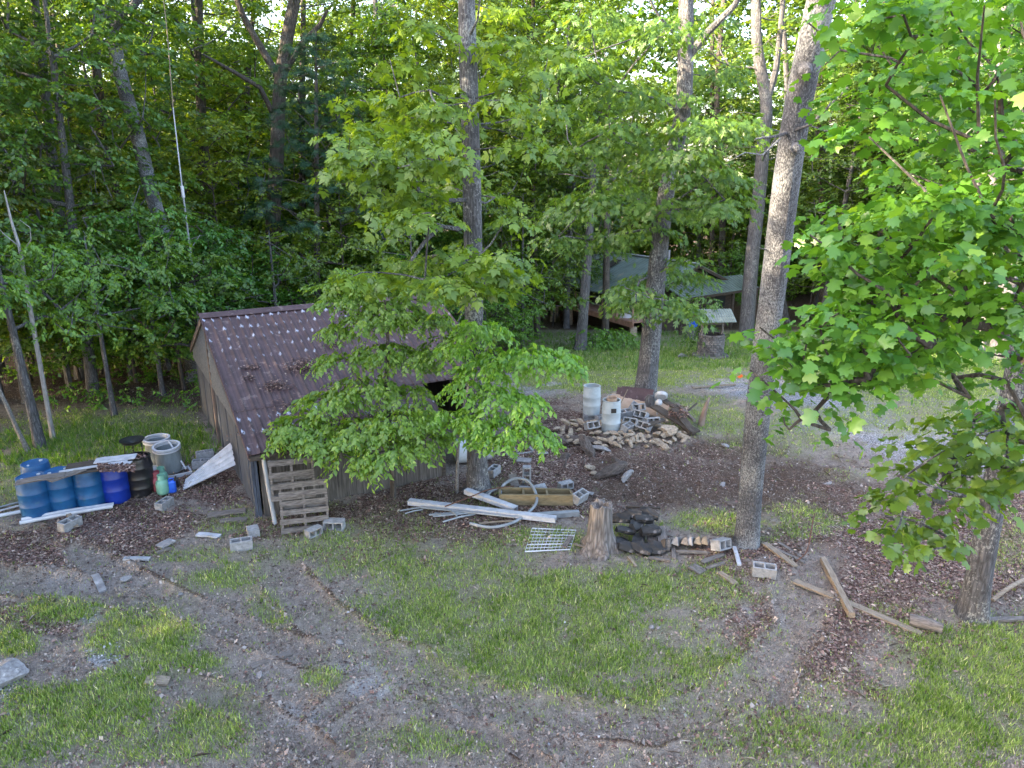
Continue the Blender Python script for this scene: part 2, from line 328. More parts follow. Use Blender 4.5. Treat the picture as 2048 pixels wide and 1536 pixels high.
def ground_mat():
    m, N, L = newmat('ground'); out = N.new('ShaderNodeOutputMaterial'); b = N.new('ShaderNodeBsdfPrincipled'); L.new(b.outputs[0], out.inputs[0]); b.inputs['Roughness'].default_value = .95
    b.inputs['Specular IOR Level'].default_value = .2
    tc = N.new('ShaderNodeTexCoord'); P_ = tc.outputs['Object']
    def noise(sc, det=6, ro=.65):
        n = N.new('ShaderNodeTexNoise'); n.inputs['Scale'].default_value = sc; n.inputs['Detail'].default_value = det; n.inputs['Roughness'].default_value = ro; L.new(P_, n.inputs['Vector']); return n.outputs[0]
    def ramp(src, stops):
        r = N.new('ShaderNodeValToRGB'); e = r.color_ramp.elements
        e[0].position, e[0].color = stops[0][0], c4(stops[0][1]); e[1].position, e[1].color = stops[-1][0], c4(stops[-1][1])
        for p, c in stops[1:-1]: q = e.new(p); q.color = c4(c)
        L.new(src, r.inputs[0]); return r.outputs[0]
    def attr(n_):
        a = N.new('ShaderNodeAttribute'); a.attribute_name = n_; return a.outputs['Fac']
    def mth(op, a, b_, c_=None):
        q = N.new('ShaderNodeMath'); q.operation = op
        for i, s in enumerate((a, b_, c_)):
            if s is None: continue
            if isinstance(s, (int, float)): q.inputs[i].default_value = s
            else: L.new(s, q.inputs[i])
        return q.outputs[0]
    def vor(sc, rnd=1.0):
        v = N.new('ShaderNodeTexVoronoi'); v.inputs['Scale'].default_value = sc; v.inputs['Randomness'].default_value = rnd; L.new(P_, v.inputs['Vector']); return v
    def lay(base, col, at, n, soft=.18, amp=.9):               # cover breaks up through a noise threshold
        q = mth('MULTIPLY_ADD', mth('SUBTRACT', n, .5), amp, attr(at))
        mr = N.new('ShaderNodeMapRange'); mr.inputs[1].default_value = .5 - soft; mr.inputs[2].default_value = .5 + soft; L.new(q, mr.inputs[0])
        mx = N.new('ShaderNodeMixRGB'); L.new(mr.outputs[0], mx.inputs[0]); L.new(base, mx.inputs[1]); L.new(col, mx.inputs[2]); return mx.outputs[0]
    n1 = noise(9, 8, .72); n2 = noise(38, 6, .7); n3 = noise(2.3, 5); nf = noise(110, 3, .7)
    vl = vor(34); vg = vor(46); vs = vor(15)
    dirt = ramp(n1, [(.3, (.10, .072, .054)), (.5, (.33, .265, .215)), (.68, (.58, .495, .42))])
    straw = ramp(nf, [(.35, (.10, .088, .08)), (.55, (.32, .285, .26)), (.7, (.58, .54, .48))])
    mx = N.new('ShaderNodeMixRGB'); mx.inputs[0].default_value = .45; L.new(dirt, mx.inputs[1]); L.new(straw, mx.inputs[2]); base = mx.outputs[0]
    base = lay(base, ramp(n2, [(.3, (.22, .195, .185)), (.55, (.46, .43, .41)), (.7, (.62, .59, .57))]), 'pale', n1)
    base = lay(base, ramp(n2, [(.3, (.28, .21, .15)), (.6, (.5, .41, .30))]), 'sand', n1)
    base = lay(base, ramp(n2, [(.3, (.026, .016, .011)), (.5, (.115, .076, .056)), (.7, (.24, .17, .13))]), 'mulch_shade', n1, .2)
    sep = N.new('ShaderNodeSeparateColor'); L.new(vl.outputs['Color'], sep.inputs[0])
    leafc = ramp(sep.outputs[0], [(.05, (.045, .024, .02)), (.4, (.13, .075, .06)), (.75, (.24, .155, .125)), (.95, (.45, .36, .3))])
    base = lay(base, leafc, 'litter', n2, .16, 1.0)
    sepg = N.new('ShaderNodeSeparateColor'); L.new(vg.outputs['Color'], sepg.inputs[0])
    gc = ramp(sepg.outputs[1], [(.05, (.12, .12, .125)), (.5, (.32, .32, .335)), (.95, (.58, .58, .6))])
    base = lay(base, gc, 'gravel', n2, .2, 1.1)
    grc = ramp(n2, [(.28, (.07, .09, .03)), (.5, (.2, .23, .10)), (.68, (.44, .42, .28))])
    base = lay(base, grc, 'grass', n2, .4, 1.6)
    # small pale chips strewn about
    chip = mth('GREATER_THAN', mth('MULTIPLY', sep.outputs[2], n3), .56); 
    lt = mth('LESS_THAN', vl.outputs['Distance'], .42); ck = mth('MULTIPLY', mth('MULTIPLY', chip, lt), .7)
    m4 = N.new('ShaderNodeMixRGB'); L.new(ck, m4.inputs[0]); L.new(base, m4.inputs[1]); m4.inputs[2].default_value = (.34, .29, .24, 1)
    L.new(m4.outputs[0], b.inputs['Base Color'])
    bp = N.new('ShaderNodeBump'); bp.inputs['Strength'].default_value = 1.0; bp.inputs['Distance'].default_value = .06
    hh = mth('ADD', mth('ADD', n2, mth('MULTIPLY', nf, .4)), mth('MULTIPLY', vl.outputs['Distance'], .6)); L.new(hh, bp.inputs['Height']); L.new(bp.outputs[0], b.inputs['Normal'])
    return m
M['ground'] = ground_mat()
me = tri_mesh('ground', np.stack([X, Y, Z], 1), F, M['ground'], {n_: ('POINT', a) for n_, a in zip(('grass', 'litter', 'gravel', 'sand', 'pale', 'mulch_shade'), cv[:6])}, smooth=True)
go = bpy.data.objects.new('ground', me); COL.objects.link(go); tag(go, 'grassy and muddy yard ground with tyre ruts, leaf litter and gravel', 'ground', kind='structure')
def GZ(x, y): return float(gz(np.array([float(x)]), np.array([float(y)]))[0])
def GG(u, v, dz=0.0):                                          # as G, then dropped onto the rough ground
    p = G(u, v); return Vector((p.x, p.y, GZ(p.x, p.y) + dz))

R = np.random.default_rng(11)
def scatter(n, ylo, yhi, fn):
    y = ylo + (yhi - ylo) * R.random(n) ** 1.35; x = (R.random(n) * 2 - 1) * (y * .8 + 1.2)
    c = cover(x, y); keep = R.random(n) < fn(c, x, y); c2 = tuple(a[keep] for a in c); x = x[keep]; y = y[keep]
    return x, y, gz(x, y, c2), c2
def blades(name, x, y, z, h, wdt, m, label, cat, per=3):
    n = len(x); x = np.repeat(x, per); y = np.repeat(y, per); z = np.repeat(z, per); N_ = len(x)
    a = R.random(N_) * 2 * math.pi; hh = np.repeat(h, per) * (.5 + .8 * R.random(N_)); lean = R.random(N_) * .9 * hh; b = R.random(N_) * 2 * math.pi
    x = x + R.normal(0, .03, N_); y = y + R.normal(0, .03, N_)
    if hasattr(wdt, "__len__"): wdt = np.repeat(wdt, per)
    w_ = wdt * (.6 + .8 * R.random(N_))
    v0 = np.stack([x - np.cos(a) * w_, y - np.sin(a) * w_, z - .012], 1); v1 = np.stack([x + np.cos(a) * w_, y + np.sin(a) * w_, z - .012], 1)
    v2 = np.stack([x + np.cos(b) * lean, y + np.sin(b) * lean, z + hh], 1)
    V = np.stack([v0, v1, v2], 1).reshape(-1, 3); F_ = np.arange(len(V)).reshape(-1, 3)
    me = tri_mesh(name, V, F_, m, {'var': ('FACE', np.clip(R.normal(.45, .25, N_), 0, 1))})
    o = bpy.data.objects.new(name, me); COL.objects.link(o); tag(o, label, cat, kind='stuff'); return o
M['grass'] = leafmat('grass', (.08, .14, .03), (.36, .47, .12), (.74, .68, .42), trans=.3, rough=.6)
M['straw'] = pmat('straw', (.22, .18, .14), (.62, .56, .46), 30, .9, 0)
x, y, z, c = scatter(330000, 6.2, 34, lambda c, x, y: np.clip((c[0] - .12) * 1.4, 0, 1) ** 1.3 * np.clip(fbm(x, y, 2.4, 77, 4) * 2.6 - .6, .12, 1) + .035 * (1 - c[2]) * (1 - c[5]) * (y < 20))
blades('grass', x, y, z, .045 + .05 * c[0] * (R.random(len(x))), .0055 + y * .00022, M['grass'], 'short patchy green grass growing over the muddy yard', 'grass', 3)
x, y, z, c = scatter(150000, 6.2, 22, lambda c, x, y: np.clip(1 - c[2] - c[5], 0, 1) * (.35 + .6 * c[0]))
blades('dead_grass', x, y, z, np.full(len(x), .035), .0045, M['straw'], 'dry straw coloured grass bits strewn over the bare dirt', 'dry grass', 2)
# longer weeds by the wood's edge
x, y, z, c = scatter(60000, 15, 40, lambda c, x, y: np.where((x < -6) & (y > 16), np.clip((19.5 - y) * .4, .12, .7), np.where((y > 27), .6, 0)) * np.clip(c[0] + .15, 0, 1))
blades('weeds', x, y, z, .12 + .18 * R.random(len(x)), .014, M['leaf_under'], 'taller green weeds growing along the edge of the woods', 'weeds', 3)
def flakes(name, x, y, z, s, m, label, cat, flat=.5, asp=.55):
    n = len(x); a = R.random(n) * 2 * math.pi; s = s * (.6 + .8 * R.random(n))
    A = np.stack([np.cos(a), np.sin(a), R.normal(0, flat * .5, n)], 1) * s[:, None] * .5; B = np.stack([-np.sin(a), np.cos(a), R.normal(0, flat * .5, n)], 1) * s[:, None] * .5 * asp
    C_ = np.stack([x, y, z + .008 + s * .12], 1); up = np.array([0, 0, 1.]) * (s * .18 * R.random(n))[:, None]
    V = np.stack([C_ - A, C_ - B + up, C_ + A, C_ + B + up], 1).reshape(-1, 3); k = np.arange(n)[:, None] * 4
    F_ = np.concatenate([k + np.array([[0, 1, 2]]), k + np.array([[0, 2, 3]])], 1).reshape(-1, 3)
    me = tri_mesh(name, V, F_, m, {'var': ('FACE', np.repeat(R.random(n), 2))})
    o = bpy.data.objects.new(name, me); COL.objects.link(o); tag(o, label, cat, kind='stuff'); return o
def varmat(name, stops, rough=.85):
    m, N, L = newmat(name); out = N.new('ShaderNodeOutputMaterial'); b = N.new('ShaderNodeBsdfPrincipled'); L.new(b.outputs[0], out.inputs[0]); b.inputs['Roughness'].default_value = rough
    at = N.new('ShaderNodeAttribute'); at.attribute_name = 'var'; r = N.new('ShaderNodeValToRGB'); e = r.color_ramp.elements
    e[0].position, e[0].color = stops[0][0], c4(stops[0][1]); e[1].position, e[1].color = stops[-1][0], c4(stops[-1][1])
    for p, c in stops[1:-1]: q = e.new(p); q.color = c4(c)
    L.new(at.outputs['Fac'], r.inputs[0]); L.new(r.outputs[0], b.inputs['Base Color']); return m
M['dead_leaf'] = varmat('dead_leaf', [(0, (.045, .022, .017)), (.5, (.14, .075, .06)), (.85, (.25, .155, .125)), (1, (.48, .38, .3))])
x, y, z, c = scatter(260000, 6.2, 27, lambda c, x, y: np.clip(c[1] * 1.1 - .2, .05, 1) ** 1.2)
flakes('leaf_litter', x, y, z, .04 + .035 * R.random(len(x)), M['dead_leaf'], 'dry reddish brown dead leaves lying over the yard', 'dead leaves')
M['chips'] = varmat('chips', [(0, (.12, .12, .12)), (.6, (.32, .32, .33)), (1, (.6, .6, .61))])
x, y, z, c = scatter(70000, 6.2, 30, lambda c, x, y: np.clip(c[2] * 1.3 - .3, .004, 1))
flakes('gravel', x, y, z, .022 + .02 * R.random(len(x)), M['chips'], 'loose grey gravel lying in patches on the yard and drive', 'gravel', .9, .8)

M['clod'] = varmat('clod', [(0, (.045, .032, .024)), (.5, (.22, .165, .13)), (.96, (.38, .31, .26)), (1, (.5, .45, .4))], .95)
x, y, z, c = scatter(380000, 6.2, 26, lambda c, x, y: np.clip(1.05 - c[0] - .5 * c[1] - c[2], .05, 1) * (1 - .6 * np.clip(c[5], 0, 1)) * np.clip(fbm(x, y, 3, 41, 4) * 3 - .9, .1, 1))
flakes('dirt_clods', x, y, z, .014 + .028 * R.random(len(x)) ** 3, M['clod'], 'small clods and crumbs of dry soil lying on the bare dirt', 'soil', 1.0, .8)

x, y, z, c = scatter(60000, 6.2, 22, lambda c, x, y: np.clip(1 - abs(c[6] - 1.15) * 3, 0, 1) * (fbm(x, y, 2.5, 55, 3) > .42) + np.clip(c[5], 0, 1) * .25)
M['mud'] = varmat('mud', [(0, (.06, .045, .038)), (.6, (.19, .155, .135)), (1, (.32, .28, .25))], .95)
flakes('mud_clods', x, y, z, .03 + .05 * R.random(len(x)) ** 2, M['mud'], 'clods of earth thrown up along the wheel ruts', 'soil', 1.3, .8)

M['twig'] = varmat('twig', [(0, (.07, .052, .044)), (.5, (.2, .165, .14)), (1, (.5, .45, .39))], .95)
x, y, z, c = scatter(12000, 6.2, 24, lambda c, x, y: .10 + .5 * c[1] + .4 * c[5])
flakes('twigs', x, y, z, .06 + .16 * R.random(len(x)) ** 3, M['twig'], 'thin dry twigs and bark slivers strewn over the yard', 'twigs', .2, .05)
x, y, z, c = scatter(90000, 6.2, 24, lambda c, x, y: np.clip((c[0] - .3) * 1.5, 0, 1) * (fbm(x, y, 3.1, 91, 4) > .56))
blades('lawn_weeds', x, y, z, .05 + .05 * R.random(len(x)), .012, M['leaf_under'], 'broad-leaved weeds in clumps through the patchy lawn', 'weeds', 2)
# ------------------------------------------------------------------ the shed
M['roof_brown'] = pmat('roof_brown', (.042, .021, .022), (.08, .045, .046), 3, .6, .05, (1, 1, 1), spots=(.13, .09, .085), sp_scale=5, sp_lo=.6)
def roof_spotted():                                            # brown painted sheet with pale weather marks by the screws
    m = M['roof_brown'].copy(); m.name = 'roof_brown_marked'; N = m.node_tree.nodes; L = m.node_tree.links
    b = [n for n in N if n.type == 'BSDF_PRINCIPLED'][0]; old = b.inputs['Base Color'].links[0].from_socket
    at = N.new('ShaderNodeAttribute'); at.attribute_name = 'mark'
    tc = N.new('ShaderNodeTexCoord'); no = N.new('ShaderNodeTexNoise'); no.inputs['Scale'].default_value = 22; no.inputs['Detail'].default_value = 5; no.inputs['Roughness'].default_value = .75; L.new(tc.outputs['Object'], no.inputs['Vector'])
    q = N.new('ShaderNodeMath'); q.operation = 'MULTIPLY'; L.new(at.outputs['Fac'], q.inputs[0]); L.new(no.outputs[0], q.inputs[1])
    r = N.new('ShaderNodeValToRGB'); r.color_ramp.elements[0].position = .2; r.color_ramp.elements[1].position = .5; L.new(q.outputs[0], r.inputs[0])
    mx = N.new('ShaderNodeMixRGB'); L.new(r.outputs[0], mx.inputs[0]); L.new(old, mx.inputs[1]); mx.inputs[2].default_value = (.5, .54, .64, 1); L.new(mx.outputs[0], b.inputs['Base Color']); return m
M['roof_marked'] = roof_spotted()
M['wall_weather'] = pmat('wall_weather', (.02, .025, .036), (.095, .115, .15), 5, .9, .35, (5, 5, .35), c3=(.052, .064, .086), spots=(.10, .10, .10), sp_scale=1.6, sp_lo=.62)
M['wall_front'] = pmat('wall_front', (.035, .03, .028), (.14, .125, .11), 6, .9, .3, (5, 5, .3), c3=(.085, .075, .066))
M['shingle'] = pmat('shingle', (.065, .076, .088), (.13, .148, .168), 9, .9, .3, (1, 1, 3))
M['trim_brown'] = pmat('trim_brown', (.10, .07, .055), (.22, .17, .14), 8, .85, .2, (1, 1, .3))
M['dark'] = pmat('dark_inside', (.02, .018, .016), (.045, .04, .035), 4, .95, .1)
M['galv'] = pmat('galvanised', (.26, .28, .3), (.4, .42, .45), 5, .45, .1, (1, 1, .3), metallic=.25)
M['old_wood'] = pmat('old_wood', (.06, .05, .043), (.2, .178, .16), 7, .9, .35, (1, 6, 6))
M['pale_wood'] = pmat('pale_wood', (.13, .10, .07), (.28, .225, .165), 6, .85, .3, (1, 6, 6))
M['dark_wood'] = pmat('dark_wood', (.02, .016, .012), (.085, .065, .05), 6, .92, .4, (1, 5, 5))
so = Vector((-5.24, 13.36, 0)); sa = math.atan2(2.13, 3.62)
shed = thing('shed', 'old weathered shed with a chalk-marked brown metal roof beside the blue drums', 'shed', so, (0, 0, sa))
SL = .393; ZE = 1.53
def rz(v): return ZE + SL * v if v < 4.85 else ZE + SL * 4.85 - .44 * (v - 4.85)
D = 8.15; VR = 4.85
# left wall (gable end): lower siding and shingled gable above
mb = MB(); mb.prism([(0, 0, -.15), (0, D, -.15), (0, D, rz(D) - .05), (0, VR, rz(VR) - .75), (0, 0, ZE - .08)], (.06, 0, 0)); mb.build('side_wall', M['wall_weather'], shed)
mb = MB()
for k in range(9):                                            # horizontal shingle courses, each lapping the next
    z0 = ZE + .1 + k * .20
    def vat(z, s): return (z - ZE) / SL if s < 0 else VR + (ZE + SL * VR - z) / .44
    zt = min(z0 + .215, ZE + SL * VR - .04)
    lo0 = max(0.02, (z0 + .12 - ZE) / SL); lo1 = (zt - ZE) / SL; hi0 = min(D, VR + (ZE + SL * VR - z0 - .12) / .44); hi1 = min(D, VR + (ZE + SL * VR - zt) / .44)
    if lo1 >= hi1 or z0 > zt: continue
    mb.prism([(-.045, max(lo0, 0), z0), (-.045, hi0, z0), (-.004, hi1, zt), (-.004, lo1, zt)], (-.022, 0, 0))
mb.build('gable_shingles', M['shingle'], shed)
v = .0
while v < D - .2:                                             # vertical sheet seams
    MB().box((-.008, v + .6, (rz(v + .6)) / 2 - .35 * (rz(v + .6) > 2.2)), (.016, .03, rz(v + .6) - .3 - .6 * (rz(v + .6) > 2.2))).build('seam_strip', M['wall_weather'], shed); v += 1.22
MB().box((-.045, VR - .1, rz(VR) / 2 - .1), (.05, .13, rz(VR) - .1)).build('center_post', M['trim_brown'], shed)
MB().box((-.035, .06, ZE / 2 - .08), (.05, .12, ZE - .02)).build('corner_trim', M['wall_weather'], shed)
MB().prism([(-.10, -.16, rz(-.16) - .02), (-.10, VR, rz(VR) - .02), (-.10, VR, rz(VR) - .17), (-.10, -.16, rz(-.16) - .15)], (.04, 0, 0)).build('barge_board', M['trim_brown'], shed)
MB().prism([(-.10, D + .25, rz(D + .25) - .02), (-.10, VR, rz(VR) - .02), (-.10, VR, rz(VR) - .17), (-.10, D + .25, rz(D + .25) - .15)], (.04, 0, 0)).build('barge_board', M['trim_brown'], shed)
# front wall
mb = MB(); mb.box((2.15, .0, .62), (4.1, .05, 1.42)); mb.build('front_wall', M['wall_front'], shed)
for k in range(3): MB().box((1.15 + k * 1.22, -.03, .62), (.03, .012, 1.36)).build('batten', M['wall_front'], shed)
MB().box((4.2, .02, .72), (.1, .12, 1.62)).build('post', M['dark_wood'], shed)
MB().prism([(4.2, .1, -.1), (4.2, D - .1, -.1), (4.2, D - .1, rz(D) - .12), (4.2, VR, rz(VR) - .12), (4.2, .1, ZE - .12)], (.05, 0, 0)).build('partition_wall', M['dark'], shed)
MB().box((3.1, D, .9), (6.2, .06, 2.0)).build('back_wall', M['wall_front'], shed)
MB().box((6.15, 5.2, 1.05), (.06, 5.8, 2.1)).build('end_wall', M['wall_front'], shed)
for xx in (5.95,): MB().box((xx, 1.35, .95), (.11, .11, 2.1)).build('post', M['dark_wood'], shed)
# ribbed roof sheets as one modelled surface, with marks near the screw lines
def ribbed(name, u0, u1, vlo, vhi, zf, pitch=.205, m=None, marks=True, th=.012):
    us = []
    k = u0
    while k < u1 - .001:
        for o_, h in ((0, 0), (.006, .026), (.028, .026), (.034, 0), (.11, 0), (.118, .005), (.126, 0)):
            if k + o_ <= u1: us.append((k + o_, h))
        k += pitch
    us.append((u1, 0)); n = len(us); vs_ = np.linspace(vlo, vhi, 60); V = []; mk = []
    rr = random.Random(5)
    rows = [vhi - .25 - .42 * i for i in range(12)]
    jit = {}
    for v in vs_:
        for (uu, h) in us:
            V.append((uu, v, zf(v) + h)); a = 0
            if marks:
                for ri, rw in enumerate(rows):
                    kk = round((uu - .017 - u0) / pitch); key = (ri, kk)
                    if key not in jit: jit[key] = (rr.uniform(-.05, .05), rr.uniform(-.025, .025), rr.uniform(.55, 1.2) * (1 - .09 * ri) * (1.15 - .02 * abs(kk - 9)))
                    j = jit[key]; d = math.hypot((uu - (u0 + .017 + kk * pitch) - j[1]) / .05, (v - rw - j[0]) / .10)
                    a = max(a, j[2] * max(0, 1.25 - d))
            mk.append(a)
    F = [(j * n + i, j * n + i + 1, (j + 1) * n + i + 1, (j + 1) * n + i) for j in range(59) for i in range(n - 1)]
    me = tri_mesh(name, V, F, m, {'mark': ('POINT', mk)}); o = bpy.data.objects.new(name, me); COL.objects.link(o); o.parent = shed
    so_ = o.modifiers.new('thick', 'SOLIDIFY'); so_.thickness = th; so_.offset = -1; return o
rl = ribbed('roof_sheets', -.10, 4.22, -.2, 1.1, rz, m=M['roof_marked'])
rl2 = ribbed('roof_sheets', -.10, 6.3, 1.1, VR, lambda v: rz(v) + .004, m=M['roof_marked'])
rb = ribbed('back_roof_sheets', -.10, 6.3, VR, D + .3, rz, m=M['roof_marked'], marks=False)
mb = MB()
mb.prism([(-.14, VR - .2, rz(VR - .2) + .045), (-.14, VR, rz(VR) + .06), (-.14, VR + .2, rz(VR + .2) + .045), (-.14, VR + .2, rz(VR + .2) + .035), (-.14, VR, rz(VR) + .045), (-.14, VR - .2, rz(VR - .2) + .035)], (6.48, 0, 0))
mb.build('ridge_cap', M['roof_brown'], shed)
MB().prism([(-.13, -.2, rz(-.2) + .04), (-.13, VR, rz(VR) + .04), (-.13, VR, rz(VR) - .08), (-.13, -.2, rz(-.2) - .08)], (.025, 0, 0)).build('rake_trim', M['roof_brown'], shed)
mb = MB(); mb.prism([(-.1, -.28, rz(-.2) - .02), (-.1, -.30, rz(-.2) - .10), (-.1, -.2, rz(-.2) - .13), (-.1, -.17, rz(-.2) - .03), (-.1, -.19, rz(-.2) - .03), (-.1, -.21, rz(-.2) - .11), (-.1, -.28, rz(-.2) - .09)], (4.3, 0, 0)); mb.build('gutter', M['dark_wood'], shed)
MB().tube([(.16, -.2, ZE - .15), (.17, -.34, ZE * .5), (.20, -.52, .0)], .045, 12).build('downspout', M['galv'], shed, smooth=True)
for k in range(6): MB().beam((k * 1.2 + .2, .08 if k < 4 else 1.15, rz(.08 if k < 4 else 1.15) - .13), (k * 1.2 + .2, VR, rz(VR) - .12), .05, .1).build('rafter', M['dark_wood'], shed)
# clumps of fallen leaves on the roof
rr = random.Random(3)
M2 = sa
def shed_pt(u, v, dz=0):
    c, s = math.cos(sa), math.sin(sa); return Vector((so.x + u * c - v * s, so.y + u * s + v * c, rz(v) + dz))
for q, (cu, cvv, ru, rv, n) in enumerate([(.95, 1.75, .28, .16, 240), (1.75, 2.3, .42, .25, 520), (1.0, .95, .4, .3, 140), (.55, 2.5, .18, .08, 90), (.45, 2.15, .12, .12, 50), (2.7, 3.0, .3, .15, 120), (1.9, .35, 1.6, .12, 500)]):
    xs_ = []; 
    for i in range(n):
        p = shed_pt(cu + rr.gauss(0, ru * .6), max(-.15, cvv + rr.gauss(0, rv * .6)), .025 + rr.random() * .02); xs_.append(p)
    a = np.array(xs_); fl = flakes('roof_leaves', a[:, 0], a[:, 1], a[:, 2], np.full(n, .055), M['dead_leaf'], ['drift of dead leaves on the lower shed roof', 'largest drift of dead leaves and twigs halfway down the shed roof', 'thin scatter of dead leaves low on the shed roof', 'small leaf heap high on the left of the shed roof', 'tiny leaf heap near the left rake of the shed roof', 'dead leaves on the shed roof behind the dogwood', 'dead leaves caught along the shed eave'][q], 'dead leaves')

# ------------------------------------------------------------------ the house in the trees
M['roof_green'] = pmat('roof_green', (.075, .11, .10), (.16, .21, .195), 1.2, .45, .05, spots=(.30, .26, .2), sp_scale=1.1, sp_lo=.63, metallic=.2)
M['house_wall'] = pmat('house_wall', (.03, .022, .018), (.075, .055, .045), 3, .9, .2, (1, 1, 6))
M['deck_wood'] = pmat('deck_wood', (.22, .12, .085), (.38, .23, .17), 4, .85, .2, (1, 1, 1))
M['pier'] = pmat('pier', (.22, .17, .12), (.44, .36, .27), 8, .9, .4)
M['glass'] = pmat('window_glass', (.03, .035, .04), (.05, .055, .06), 1, .1, 0)
E1 = Vector((7.4, 39.4, 0)); ha = math.atan2(.53, .85)
hs = thing('house', 'dark timber cabin under a green metal roof among the trees, with a raised deck', 'house', (E1.x, E1.y, -1.9), (0, 0, ha))
def hz(z): return z + 1.9
HW, HD = 8.0, 9.0
mb = MB()
mb.prism([(.5, .3, -.7), (HW - .5, .3, -.7), (HW - .5, .3, hz(.1)), (HW / 2, .3, hz(1.65)), (.5, .3, hz(.1))], (0, HD - .6, 0)); mb.build('wall', M['house_wall'], hs)
def hroof(x0, z0, x1, z1, name, y0=-.1, y1=HD, pitch=.28, m='roof_green'):
    mb = MB(); n = int((y1 - y0) / pitch); pr = []
    for i in range(n):
        y = y0 + i * pitch; pr += [(y, 0), (y + .03, .03), (y + .07, .03), (y + .10, 0)]
    pr.append((y1, 0)); vs = []
    for (xx, zz) in ((x0, z0), (x1, z1), (x1, z1 - .06), (x0, z0 - .06)):
        vs += [(xx, y, zz + (h if zz in (z0, z1) else 0)) for (y, h) in pr]
    k = len(pr); fs = [(a * k + i, a * k + i + 1, ((a + 1) % 4) * k + i + 1, ((a + 1) % 4) * k + i) for a in range(4) for i in range(k - 1)]
    fs += [(0, k, 2 * k, 3 * k), (k - 1, 4 * k - 1, 3 * k - 1, 2 * k - 1)]
    return mb.add(vs, fs).build(name, M[m], hs)
hroof(-.3, hz(.05), HW / 2, hz(1.83), 'roof'); hroof(HW / 2, hz(1.83), HW + .3, hz(.05), 'roof')
MB().box((HW / 2, HD / 2, hz(1.88)), (.3, HD, .05)).build('ridge_cap', M['galv'], hs)
MB().prism([(-.3, -.13, hz(.03)), (HW / 2, -.13, hz(1.80)), (HW + .3, -.13, hz(.03)), (HW + .3, -.13, hz(-.12)), (HW / 2, -.13, hz(1.62)), (-.3, -.13, hz(-.12))], (0, .03, 0)).build('fascia', M['dark_wood'], hs)
# porch roof, ribs running down its slope
mb = MB(); n = 26
for i in range(n):
    x0 = 1.4 + i * .26
    mb.prism([(x0, .28, hz(.9)), (x0 + .255, .28, hz(.9)), (x0 + .255, -1.6 + .02 * i, hz(.3)), (x0, -1.6 + .02 * i, hz(.3))], (0, 0, -.04))
    mb.prism([(x0, .27, hz(.93)), (x0 + .05, .27, hz(.93)), (x0 + .05, -1.6 + .02 * i, hz(.33)), (x0, -1.6 + .02 * i, hz(.33))], (0, 0, -.028))
mb.build('porch_roof', M['roof_green'], hs)
MB().prism([(1.4, -1.62, hz(.28)), (8.2, -1.1, hz(.28)), (8.2, -1.1, hz(.14)), (1.4, -1.62, hz(.14))], (0, .04, 0)).build('porch_beam', M['dark_wood'], hs)
for xx in (1.5, 3.7, 5.9, 8.1): MB().box((xx, -1.5 + .06 * xx, hz(-.85)), (.14, .14, 2.2)).build('porch_post', M['dark_wood'], hs)
for xx in (1.6, 5.6):
    wf = MB().box((xx + .8, .28, hz(-.6)), (1.0, .05, .8)).build('window', M['dark_wood'], hs); MB().box((xx + .8, .24, hz(-.6)), (.86, .03, .66)).build('pane', M['glass'], wf)
MB().box((3.9, .27, hz(-.95)), (.9, .05, 1.6)).build('door', M['dark_wood'], hs)
MB().tube([(4.6, 3.0, hz(1.5)), (4.6, 3.0, hz(2.35))], .07, 10).build('flue_pipe', M['galv'], hs, smooth=True)
for yy in (2.0, 4.4, 6.8):
    wf = MB().box((.48, yy, hz(-.5)), (.05, 1.0, .7)).build('window', M['dark_wood'], hs); MB().box((.44, yy, hz(-.5)), (.03, .86, .56)).build('pane', M['glass'], wf)
# skylight patch on the roof
MB().prism([(2.1, 5.6, hz(1.17)), (3.0, 5.6, hz(1.55)), (3.0, 6.3, hz(1.55)), (2.1, 6.3, hz(1.17))], (0, 0, .05)).build('skylight', M['dark'], hs)
# deck along the left side
A = G(1265, 672); B = G(1103, 644); dk = thing('deck', 'raised timber deck with rails on pale piers along the left side of the cabin', 'deck', (A.x, A.y, -.95))
dr = Vector((B.x - A.x, B.y - A.y, 0)); DLn = dr.length; dr.normalize(); dn = Vector((dr.y, -dr.x, 0));  dn = dn if dn.x > 0 else -dn
def dp(s, t, z): p = dr * s + dn * t; return (p.x, p.y, z)
MB().prism([dp(-.1, -.05, -.06), dp(DLn + .3, -.05, -.06), dp(DLn + .3, 2.0, -.06), dp(-.1, 2.0, -.06)], (0, 0, .06)).build('floor_boards', M['deck_wood'], dk)
MB().beam(dp(-.12, -.08, -.17), dp(DLn + .35, -.08, -.17), .06, .3).build('rim_beam', M['deck_wood'], dk)
for zz in (.42, .82): MB().beam(dp(0, -.03, zz), dp(DLn + .3, -.03, zz), .06, .08).build('rail', M['old_wood'], dk)
for i in range(7): MB().beam(dp(i * DLn / 6, -.04, -.2), dp(i * DLn / 6, -.04, .9), .09, .09).build('rail_post', M['deck_wood'], dk)
for (uu, vv) in ((1103, 644), (1149, 649), (1199, 652), (1263, 674)):
    g_ = G(uu, vv); s_ = (Vector((g_.x, g_.y, 0)) - Vector((A.x, A.y, 0))).dot(dr); s_ = max(.1, min(DLn, s_)); gzz = float(ter(0, A.y + dr.y * s_))
    pz = -.3; zb = gzz - .2 + .95; MB().box(dp(s_, .1, (pz + zb) / 2), (.36, .36, pz - zb)).build('pier', M['pier'], dk, bevel=.02)
MB().beam(dp(-.25, .9, -.3), dp(-.9, .9, -.95), .9, .2).build('step', M['deck_wood'], dk)
tarp = MB(); rr = random.Random(8)
